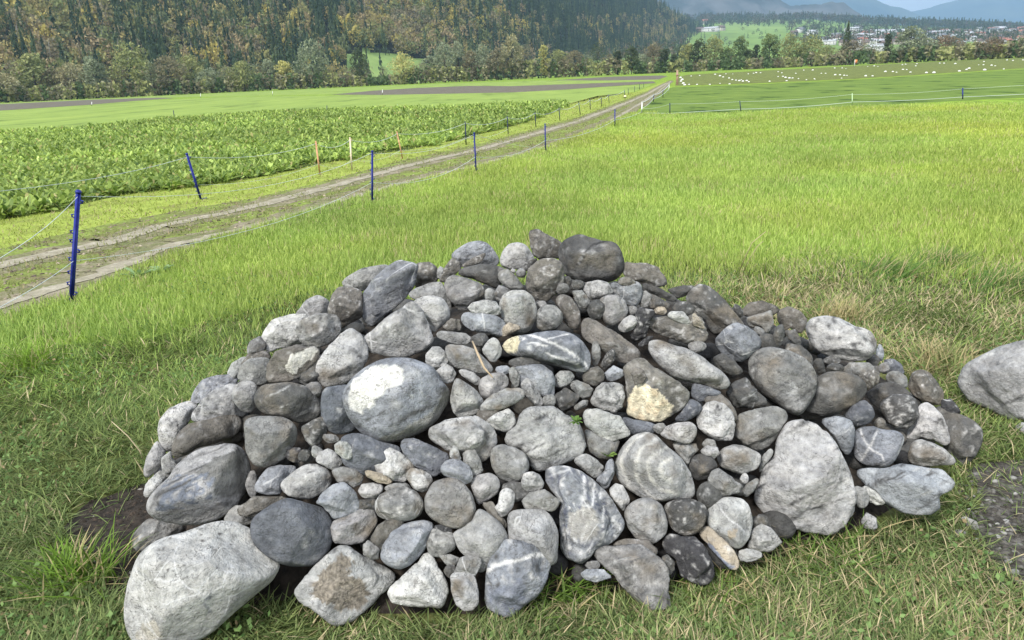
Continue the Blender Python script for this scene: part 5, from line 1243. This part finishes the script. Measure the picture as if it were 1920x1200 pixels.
# grit, crumbs and gravel on bare soil and ruts
def crumbs(name, n, zone, cols, r0, r1, label, Dm=(1.9, 4.5), amx=42):
    x, y = polar(n, *Dm, 1.0, amx); u, v = px(x, y); ok = zone(u, v, x, y); x, y = x[ok], y[ok]; m = len(x); Vi, Fi = OCT
    r = g.uniform(0, 1, m) ** 3 * (r1 - r0) + r0; s = g.uniform(.6, 1.4, (m, 1, 3)) * [1, 1, .7]; jj = g.uniform(.75, 1.25, (m, len(Vi), 1))
    P = Vi[None] * jj * s * r[:, None, None] + np.stack([x, y, r * .35], 1)[:, None]
    Fa = (Fi[None] + (np.arange(m) * len(Vi))[:, None, None]).reshape(-1, 3).astype(np.int32)
    cc = np.array(cols)[g.integers(0, len(cols), m)] * g.uniform(.7, 1.25, (m, 1))
    return tag(mk(name, P.reshape(-1, 3), [Fa], CRM_, np.repeat(cc, len(Vi), 0)), label, 'crumbs', kind='stuff')
OCT = ico(1) if False else None
import bmesh
bm = bmesh.new(); bmesh.ops.create_icosphere(bm, subdivisions=1, radius=1); OCT = (np.array([v.co[:] for v in bm.verts]), np.array([[v.index for v in f.verts] for f in bm.faces])); bm.free()
CRM_ = vcol_mat('crumb', .95)
crumbs('soil_crumbs', 150000, lambda u, v, x, y: inpoly(u + 70 * (fbm(np.c_[x * 7, y * 7], 14) - .5), v + 70 * (fbm(np.c_[x * 7, y * 7], 15) - .5), PATCH_L), [(.03, .024, .018), (.055, .042, .032), (.04, .032, .025)] * 8 + [(.26, .245, .22)] , .002, .011, 'dark crumbly soil with pale grit left of the heap')
crumbs('gravel', 90000, lambda u, v, x, y: inpoly(u + 90 * (fbm(np.c_[x * 6, y * 6], 16) - .5), v + 90 * (fbm(np.c_[x * 6, y * 6], 17) - .5), PATCH_R), [(.06, .055, .048), (.10, .095, .085), (.16, .155, .145), (.04, .036, .03), (.06, .055, .048), (.08, .075, .066), (.11, .105, .095), (.24, .235, .22)], .002, .014, 'dark gravelly soil at the right edge')
crumbs('track_clods', 90000, lambda u, v, x, y: inpoly(u, v, TR_L + TR_R[::-1]) , [(.20, .165, .12), (.14, .115, .085), (.32, .27, .2), (.10, .08, .06)], .004, .022, 'dry clods scattered over the farm track', (4.5, 26), 41)

# ------------------------------------------------------------ electric fence posts and strings
BLUE = simple('blue_plastic', (.010, .014, .15), (.025, .04, .26), 9, .45); WOODO = simple('orange_wood', (.50, .27, .15), (.62, .36, .2), 12, .8); WOODP = simple('pale_wood', (.60, .50, .36), (.72, .62, .47), 12, .8)
DARKP = simple('dark_plastic', (.012, .02, .05), (.02, .03, .08), 9, .5); WHITEP = simple('white_plastic', (.62, .64, .62), (.74, .75, .73), 9, .5); ROPE = simple('white_rope', (.50, .55, .55), (.64, .69, .68), 120, .6)
GREENP = simple('pale_green_plastic', (.35, .50, .28), (.45, .6, .35), 9, .5)
def clip_mesh(z, sx, s=1.0):
    return tube([(sx * .009, 0, z - .012), (sx * .022, 0, z - .012), (sx * .025, 0, z + .008), (sx * .014, 0, z + .016)], [.005 * s, .006 * s, .006 * s, .004 * s], 6)
def make_post(mat, detail):
    r = empty('fence_post')
    prt = [box(-.011, .011, -.0035, .0035, -.10, 1.0), box(-.0035, .0035, -.011, .011, -.10, .995)] if detail else [box(-.011, .011, -.009, .009, -.1, 1.0)]
    mk('shaft', *join(prt), mat, parent=r)
    mk('post_cap', *join([tube([(0, 0, 1.0), (0, 0, 1.012), (0, 0, 1.03)], [.013, .015, .009], 10)]), mat, parent=r)
    if detail:
        for k, z in enumerate([.12, .20, .30, .42, .50, .58, .66, .80, .93]):
            mk('wire_clip', *clip_mesh(z, -1 if k % 4 else 1), mat, parent=r)
        mk('foot_step', *join([box(.009, .062, -.004, .004, .02, .032), box(.056, .062, -.012, .012, .018, .034)]), mat, parent=r)
    return r
def top_of(b, t):
    base = gnd(*b); zz = np.linspace(.05, 1.6, 600); vv = np.array([proj(base + [0, 0, z])[1] for z in zz]); z = zz[np.argmin(abs(vv - t[1]))]
    uu = proj(base + [0, 0, z])[0]; D = math.hypot(base[0], base[1]); T = atD(t[0], t[1], D); return base, T
def place_post(o, b, t, wid=1.0):
    base, T = top_of(b, t); d = T - base; h = np.linalg.norm(d); o.location = base
    zz_ = d / h; xx_ = np.array([1., 0, 0]) - zz_ * zz_[0]; xx_ /= np.linalg.norm(xx_); yy_ = np.cross(zz_, xx_); o.rotation_euler = Matrix(np.array([xx_, yy_, zz_]).T.tolist()).to_euler(); o.scale = (wid, wid, h / 1.02); return base, T
POSTS = [  # base, top, width, kind, label
    ((133, 574), (147, 358), 1.6, 'b', 'nearest blue fence post with side clips, standing by the track at the left'),
    ((698, 384), (698, 283), 1.2, 'b', 'blue fence post on the grass edge above the left half of the heap'),
    ((893, 326), (889, 249), 1.1, 'b', 'blue fence post on the grass edge, third from the nearest one'),
    ((1023, 286), (1022, 232), 1.1, 'b', 'blue fence post on the grass edge, fourth from the nearest one'),
    ((1153, 239), (1153, 205), 1.2, 'b', 'dark blue fence post at the far end of the near fence'),
    ((377, 375), (350, 288), 1.5, 'b', 'blue fence post leaning left between the crop and the track'),
    ((600, 328), (592, 265), 1.2, 'o', 'orange wooden stake left of the pale stake by the crop'),
    ((660, 320), (656, 258), 1.2, 'w', 'pale wooden stake between two orange stakes by the crop'),
    ((755, 298), (744, 247), 1.0, 'o', 'leaning orange wooden stake right of the pale stake'),
    ((874, 272), (872, 228), 1.2, 'd', 'dark fence post by the crop, first beyond the orange stakes'),
    ((953, 254), (951, 218), 1.2, 'd', 'dark fence post by the crop, second beyond the orange stakes'),
    ((1005, 239), (1003, 210), 1.2, 'd', 'dark fence post by the crop, third beyond the orange stakes'),
    ((1050, 227), (1048, 202), 1.2, 'd', 'dark fence post by the crop, fourth beyond the orange stakes'),
    ((1088, 215), (1085, 192), 1.2, 'd', 'dark fence post past the crop corner, fifth beyond the orange stakes'),
    ((1107, 206), (1106, 186), 1.2, 'd', 'dark fence post past the crop corner, sixth beyond the orange stakes'),
    ((1128, 200), (1127, 182), 1.2, 'd', 'dark fence post past the crop corner, seventh beyond the orange stakes'),
    ((1142, 193), (1141, 177), 1.2, 'd', 'dark fence post past the crop corner, eighth beyond the orange stakes'),
    ((1171, 183), (1171, 169), 1.3, 'd', 'far dark fence post just above the small white bucket'),
    ((1178, 178), (1178, 166), 1.3, 'd', 'far dark fence post right of the small white bucket'),
    ((1190, 172), (1190, 161), 1.3, 'd', 'small far dark fence post, second right of the white bucket'),
    ((1199, 168), (1199, 158), 1.4, 'd', 'tiny far dark fence post, third right of the white bucket'),
    ((1207, 164), (1207, 156), 1.4, 'd', 'tiny far dark fence post, fourth right of the white bucket'),
    ((1203, 214), (1204, 191), 1.8, 'w2', 'white post at the corner where the white tapes begin'),
    ((1225, 191), (1226, 177), 1.6, 'd', 'dark post carrying white tapes beside the far track'),
    ((1243, 183), (1243, 169), 1.6, 'd', 'second dark post carrying white tapes beside the far track'),
    ((1254, 172), (1255, 157), 1.8, 'w2', 'farthest white tape post beside the far track'),
    ((1256, 216), (1256, 193), 1.3, 'd', 'dark blue post at the left end of the cross fence'),
    ((1389, 208), (1387, 189), 1.3, 'd', 'dark blue post of the cross fence, second from its left end'),
    ((1598, 200), (1598, 175), 1.3, 'g', 'pale green post in the middle of the cross fence'),
    ((1805, 186), (1805, 165), 1.6, 'b', 'blue post near the right end of the cross fence'),
    ((172, 199), (172, 191), 3.5, 'w2', 'small white marker post at the ploughed strip, far left'),
    ((376, 184), (376, 175), 3.0, 'w2', 'small white marker post at the edge of the left meadow'),
    ((511, 179), (511, 171), 3.0, 'w2', 'small white marker post below the grey trees left of centre'),
    ((717, 178), (717, 168), 3.0, 'w2', 'thin pale marker post on the ploughed field'),
    ((327, 221), (325, 207), 1.6, 'd', 'thin dark stake at the far edge of the crop, left'),
    ((613, 212), (613, 198), 1.6, 'd', 'thin dark stake at the far edge of the crop, centre left'),
    ((745, 203), (745, 196), 1.6, 'g', 'thin pale stake at the far edge of the crop'),
]
MT = dict(b=BLUE, o=WOODO, w=WOODP, d=DARKP, w2=WHITEP, g=GREENP); proto = {}; TOPS = {}
for b, t, wd_, k, lab in POSTS:
    det = k == 'b' and b[1] > 280
    key = (k, det)
    if key in proto: o = dup(proto[key])
    else: o = make_post(MT[k], det); proto[key] = o
    bs, T = place_post(o, b, t, wd_); TOPS[b] = (bs, T)
    o.name = 'fence_post' if k in 'bdg' else ('wooden_stake' if k in 'ow' else 'marker_post')
    tag(o, lab, 'stake' if k in 'ow' else 'fence post', 'posts of the electric fences')
def span(P, Q_, sag, n=12):
    t = np.linspace(0, 1, n)[:, None]; X = P * (1 - t) + Q_ * t; X[:, 2] -= (4 * sag * t * (1 - t))[:, 0]; return X
def string(pts, sags, rad, label, name='fence_string'):
    parts = []
    X = np.concatenate([span(np.array(a), np.array(b), s)[(0 if i == 0 else 1):] for i, (a, b, s) in enumerate(zip(pts[:-1], pts[1:], sags))])
    rr = .72 * rad * np.maximum(1, np.hypot(X[:, 0], X[:, 1]) / 8) ** .75
    return tag(mk(name, *tube(X, rr, 6), ROPE, smooth=True), label, 'fence string', 'strings of the electric fences')
def onpost(b, f): bs, T = TOPS[b]; return bs + (T - bs) * f
near = [(133, 574), (698, 384), (893, 326), (1023, 286), (1153, 239)]
A0 = onpost(near[0], .955)
string([atD(-260, 590, 3.9), A0] + [onpost(b, .965) for b in near[1:3]], [.10, .18, .12], .0028, 'upper string of the near fence from the clipped blue post')
string([atD(-260, 690, 3.9), onpost(near[0], .40)] + [onpost(b, .42) for b in near[1:]] + [onpost((1203, 214), .2)], [.05, .16, .16, .12, .12, .05], .0028, 'lower slack string of the near fence along the track')
string([onpost(b, .97) for b in near[2:3]] + [onpost(near[3], .15)], [.05], .0018, 'thin loose string end of the near fence')
far = [(377, 375), (600, 328), (660, 320), (755, 298), (874, 272), (953, 254), (1005, 239), (1050, 227), (1088, 215), (1107, 206), (1128, 200), (1142, 193), (1171, 183)]
string([atD(-260, 378, 7.5)] + [onpost(b, .93) for b in far], [.10] * 13, .0032, 'upper white string of the fence along the crop')
string([onpost(b, .33) for b in far[:6]], [.10] * 5, .0020, 'lower thin string of the fence along the crop')
ce = [(1256, 216), (1389, 208), (1598, 200), (1805, 186)]
string([onpost((1203, 214), .45)] + [onpost(b, .92) for b in ce] + [gnd(2150, 168) + [0, 0, .5]], [.05, .02, .05, .05, .02], .0018, 'upper string of the cross fence behind the bright meadow')
string([onpost((1203, 214), .1), onpost(ce[0], .15)] + [onpost(ce[1], .18), onpost(ce[2], .35), onpost(ce[3], .2)] + [gnd(2150, 168) + [0, 0, .12]], [.0, .0, .05, .03, .03, .02], .0036, 'lower thick white string of the cross fence behind the bright meadow')
tp = [(1203, 214), (1225, 191), (1243, 183), (1254, 172)]
string([onpost(b, .95) for b in tp], [.05] * 3, .0055, 'upper white tape beside the far track', 'fence_tape')
string([onpost(b, .45) for b in tp], [.05] * 3, .004, 'lower white tape beside the far track', 'fence_tape')
# the big stake, marker and bucket by the rowed field
r = empty('timber_post'); bs, T = place_post(r, (1270, 159), (1270, 131), 1.0); D_ = np.hypot(bs[0], bs[1])
r.scale = (1, 1, 1); h = np.linalg.norm(T - bs); wp = 4.0 * D_ / F / 2
mk('shaft', *join([tube([(0, 0, -.3), (0, 0, h * .5), (0, 0, h * .97), (0, 0, h)], [wp, wp * .95, wp * .8, wp * .3], 8)]), simple('weathered_post', (.30, .19, .14), (.42, .29, .21), 3), parent=r)
mk('cross_brace', *box(-wp * 1.7, wp * 1.7, -wp * 1.3, -wp * 1.01, h * .62, h * .70), bpy.data.materials['weathered_post'], parent=r)
tag(r, 'tall reddish-brown timber post at the corner of the rowed field', 'post')
r = empty('marker_flag'); bs, T = place_post(r, (1602, 124), (1602, 112), 1.0); r.scale = (1, 1, 1); r.rotation_euler = (0, 0, 0); h = np.linalg.norm(T - bs)
mk('pole', *tube([(0, 0, -.2), (0, 0, h)], .09, 6), WHITEP, parent=r); mk('flag', *box(-.10, .75, -.03, .03, h * .45, h), simple('orange_cloth', (.65, .22, .06), (.8, .3, .1), 4), parent=r)
tag(r, 'small orange and white flag in front of the tree row', 'flag')
r = empty('bucket', gnd(1172, 184)); k = gnd(1172, 184)[1]; s = 4.2 * k / F
mk('bucket_body', *tube([(0, 0, .0), (0, 0, s * .1), (0, 0, s * .45)], [s * .42, s * .46, s * .5], 12), simple('black_rubber', (.02, .02, .02), (.04, .04, .04), 4), parent=r)
mk('lid', *tube([(0, 0, s * .45), (0, 0, s * .8), (0, 0, s * 1.1), (0, 0, s * 1.2)], [s * .55, s * .58, s * .4, s * .1], 12), simple('cream_plastic', (.7, .68, .45), (.8, .78, .55), 4), parent=r, smooth=True)
tag(r, 'small cream-topped black bucket beside the far part of the track', 'bucket')
# pale lumps lying in the rowed field
LUMPM = simple('pale_sheeting', (.60, .60, .57), (.75, .75, .72), 4, .7)
lm = []
for k in range(3):
    V3_, F3_ = ICO[3]; P = V3_ * [.5, .4, .32] * (1 + .5 * (fbm(V3_ * 1.7 + k * 9, k, 3) - .5))[:, None] + [0, 0, .12]
    lm.append(mk('pale_lump', P, [F3_], LUMPM, smooth=True, link=False))
LP = [(1459, 134, 3), (1466, 136, 3), (1492, 137, 3), (1507, 131, 3), (1524, 131, 4), (1565, 127, 3), (1579, 127, 3), (1586, 128, 2), (1540, 137, 3), (1548, 137, 3), (1566, 140, 5), (1575, 140, 4), (1583, 141, 4), (1588, 141, 3), (1527, 147, 3), (1528, 148, 2), (1578, 146, 3), (1623, 142, 5), (1636, 142, 4), (1627, 124, 2), (1639, 123, 3), (1646, 124, 2), (1660, 134, 5), (1674, 134, 4), (1681, 135, 3), (1707, 135, 4), (1693, 130, 4), (1700, 130, 3), (1719, 119, 3), (1692, 121, 3), (1698, 120, 3), (1737, 136, 5), (1751, 136, 6), (1717, 123, 3), (1762, 118, 3), (1770, 118, 3), (1791, 119, 4), (1817, 128, 5), (1812, 130, 4), (1799, 133, 5), (1846, 131, 6), (1844, 121, 3), (1859, 122, 4), (1866, 123, 3), (1835, 121, 2), (1845, 115, 3), (1882, 129, 3), (1888, 112, 3), (1899, 113, 3), (1918, 112, 3), (1276, 145, 5), (1279, 149, 6), (1277, 152, 5), (1281, 156, 6), (1284, 159, 6), (1292, 158, 4), (1307, 158, 4), (1331, 158, 4), (1350, 156, 3), (1368, 157, 4), (1296, 142, 3), (1312, 141, 3), (1341, 139, 4), (1350, 142, 5), (1356, 144, 4), (1367, 146, 4), (1373, 149, 4), (1380, 150, 4), (1386, 151, 5), (1393, 152, 5), (1400, 151, 5), (1404, 153, 4), (1390, 149, 3), (1361, 138, 3), (1374, 138, 2), (1403, 138, 3), (1413, 137, 3), (1418, 136, 4), (1426, 136, 3), (1443, 152, 4), (1459, 143, 3), (1468, 143, 4), (1473, 145, 5), (1480, 146, 5), (1486, 146, 4), (1497, 147, 3), (1512, 149, 3), (1475, 151, 4)]
order_l = sorted(range(len(LP)), key=lambda k: LP[k][0])
for k, (u, v, s) in enumerate(LP):
    o = lm[k % 3].copy(); COL.objects.link(o); p = gnd(u, v + 1); o.location = p; o.rotation_euler = (0, 0, k * 1.7); sc = min(s * np.linalg.norm(p) / F * .85, 1.3); o.scale = (sc, sc * 1.2, sc)
    reg = 'by the timber post' if u < 1300 else 'at the left part' if u < 1420 else 'left of the middle' if u < 1520 else 'at the left part' if u < 1520 else 'in the middle' if u < 1720 else 'at the right part'
    dep = (v - (187 - .0443 * u)); band = 'far edge' if dep < 14 + u * .0005 else 'near edge' if dep > 24 else 'inner rows'; reg = reg.replace('by the timber post', 'by the timber post,'); o['group'] = ''
    tag(o, f'small pale lump {reg} of the rowed field, {band}' if u >= 1300 else ordw[1 + sum(1 for a_ in LP if a_[0] < 1300 and (a_[1], a_[0]) < (v, u))] + ' from the top of the pale lumps strung beside the timber post', 'lump', 'pale lumps ' + reg + ' of the rowed field, ' + band)

# ------------------------------------------------------------ small plants, stalks and twig
def leafy(name, base, specs, col, label, cat):
    VV = []; FF = []; cc = []
    for (az_, el_, L_, w_, b_) in specs:
        o = len(VV)
        for s, ws, in ((0, .12), (.3, .5), (.6, 1), (.85, .7), (1, .08)):
            hx = L_ * s * math.cos(el_ - b_ * s * .5); hz = L_ * s * math.sin(el_ - b_ * s * .5)
            for sg in (-1, 0, 1):
                VV.append((hx * math.cos(az_) - sg * w_ * ws * math.sin(az_), hx * math.sin(az_) + sg * w_ * ws * math.cos(az_), max(.002, hz + abs(sg) * w_ * ws * .35))); cc.append(col if sg else np.array(col) * 1.3)
        for k in range(4):
            for j in (0, 1): FF.append((o + k * 3 + j, o + k * 3 + j + 1, o + k * 3 + j + 4, o + k * 3 + j + 3))
    ob = mk(name, VV, FF, LEAFP, np.array(cc)); ob.location = base; return tag(ob, label, cat)
LEAFP = vcol_mat('plant_leaves', .5, .3); g = np.random.default_rng(9)
leafy('dock_plant', gnd(262, 522), [(a_, g.uniform(.3, 1.0), g.uniform(.10, .19), g.uniform(.016, .028), g.uniform(.4, 1)) for a_ in np.linspace(0, 6.2, 14)], (.20, .30, .13), 'pale green broad-leaved weed at the edge of the track', 'weed')
leafy('dock_plant', gnd(305, 512), [(a_, g.uniform(.3, 1.0), g.uniform(.09, .16), g.uniform(.016, .026), g.uniform(.4, 1)) for a_ in np.linspace(0, 6.2, 11)], (.22, .32, .15), 'smaller pale weed right of the broad-leaved one by the track', 'weed')
def heap_pt(u, v, back=.0):
    k = min(ST, key=lambda s: np.linalg.norm(s['c'] - np.array([u, v])) / s['rpx']); return np.array([0, 0, CAMH]) + ray(u, v) * (k['t'] * (1 - k['thpx'] / F) - back)
leafy('weed', heap_pt(1080, 792, -.02), [(a_, g.uniform(.2, 1.2), g.uniform(.012, .038), g.uniform(.003, .006), .6) for a_ in np.linspace(0, 6.2, 22)], (.09, .16, .035), 'tiny green weed growing on the heap right of the central boulder', 'weed')
leafy('weed', heap_pt(1137, 858, -.02), [(a_, g.uniform(.2, 1.2), g.uniform(.02, .04), g.uniform(.006, .010), .6) for a_ in np.linspace(0, 6.2, 9)], (.16, .24, .06), 'tiny weed above the ringed egg boulder', 'weed')
def stalk(name, pts, rad, col, label, cat='stalk'):
    o = mk(name, *tube(pts, rad, 6), simple('dry_' + name, tuple(np.array(col) * .8), col, 60), smooth=True); return tag(o, label, cat)
stalk('twig', [heap_pt(886, 640, .02), heap_pt(896, 664, .02), heap_pt(908, 690, .02), heap_pt(924, 708, .01)], [.003, .0045, .0045, .002], (.42, .33, .22), 'dry pale twig lying across the flat beige stone', 'twig')
stalk('dry_stalk', [gnd(270, 868) + [0, 0, .01], atD(262, 845, np.hypot(*gnd(270, 868)[:2])), atD(240, 818, np.hypot(*gnd(270, 868)[:2]) + .02), atD(209, 790, np.hypot(*gnd(270, 868)[:2]) + .05)], [.003, .003, .0025, .0015], (.52, .44, .28), 'long dry straw stalk leaning left of the heap')
stalk('dry_stalk', [gnd(1385, 512), atD(1396, 485, gnd(1385, 512)[1]), atD(1410, 455, gnd(1385, 512)[1]), atD(1436, 434, gnd(1385, 512)[1])], [.004, .004, .003, .002], (.50, .40, .25), 'bent dry stalk standing in the meadow behind the heap')
stalk('dry_stalk', [gnd(1392, 515), atD(1404, 488, gnd(1392, 515)[1]), atD(1420, 462, gnd(1392, 515)[1]), atD(1431, 452, gnd(1392, 515)[1])], [.004, .003, .003, .0015], (.46, .37, .23), 'shorter dry stalk beside the bent one behind the heap')
# grass tufts: larger clumps standing out of the sward
def tuft(u, v, n, L_, col, label, spread=.05, lean=(.2, .9), az=None, straw=.2):
    b = gnd(u, v); q = g.uniform(0, 1, (n, 1)); xx = g.normal(0, spread, n); yy = g.normal(0, spread, n)
    azz = g.uniform(0, 6.28, n) if az is None else g.normal(az, .55, n)
    c = np.array(col) * (.6 + .7 * q); c = np.where(g.uniform(0, 1, (n, 1)) < straw, np.array([.42, .35, .18]), c)
    V, Q, C_ = blades(xx, yy, g.uniform(.6, 1, n) * L_, g.uniform(.004, .0075, n), azz, g.uniform(*lean, n), g.uniform(.1, .9, n), c, seg=4)
    o = mk('grass_tuft', V, [Q], GRASSM, C_); o.location = b; return tag(o, label, 'grass tuft')
tuft(150, 1095, 230, .22, (.14, .24, .03), 'tall green grass tuft beside the dark soil left of the heap', .055)
tuft(60, 690, 240, .22, (.17, .28, .03), 'yellow-green grass tuft at the left edge of the view', .07)
tuft(1660, 520, 300, .28, (.10, .19, .035), 'dark bent grass tuft behind the right side of the heap', .12, (.5, .95), math.pi * .1)
tuft(1760, 500, 260, .26, (.12, .20, .04), 'bent grass tuft further right behind the heap', .12, (.5, .95), math.pi * .15)
tuft(1880, 545, 300, .28, (.10, .18, .035), 'large bent grass tuft near the right edge of the view', .14, (.5, .95), math.pi * .1)
tuft(1580, 600, 220, .20, (.35, .33, .14), 'straw-coloured tuft behind the large whitish boulder', .065, straw=.6)
tuft(1765, 690, 260, .20, (.22, .26, .09), 'dry tuft between the heap and the lone boulder', .09, straw=.55)
tuft(1045, 1110, 300, .17, (.12, .20, .035), 'green grass clump right of the white-banded block', .07, (.4, .97))
tuft(1520, 1045, 300, .18, (.11, .18, .035), 'grass clump under the massive pale boulder', .10, (.5, .97))
tuft(1330, 1120, 200, .15, (.13, .20, .04), 'grass clump in front of the black rock', .08, (.5, .97))
# haze: one even body of air round everything
for o in list(bpy.data.objects):
    if o.get('group') == '': del o['group']
hz_ = mk('haze', *box(-6500, 9500, -80, 14500, -1.0, 1650), None); hm, nt, p = mat_new('air'); nt.nodes.remove(p)
pv = nt.nodes.new('ShaderNodeVolumePrincipled'); pv.inputs['Density'].default_value = HAZE_D; pv.inputs['Color'].default_value = (.44, .71, 1.0, 1); pv.inputs['Anisotropy'].default_value = .0
nt.links.new(pv.outputs[0], nt.nodes['Material Output'].inputs['Volume']); hz_.data.materials.append(hm)
tag(hz_, kind='stuff'); hz_['label'] = 'pale blue air haze filling the valley'; hz_['category'] = 'haze'
import collections
dl = collections.defaultdict(list)
for o in bpy.data.objects:
    if o.parent is None and o.get('label'): dl[o['label']].append(o)
print('DUPLABELS', [(k, len(v)) for k, v in dl.items() if len(v) > 1])
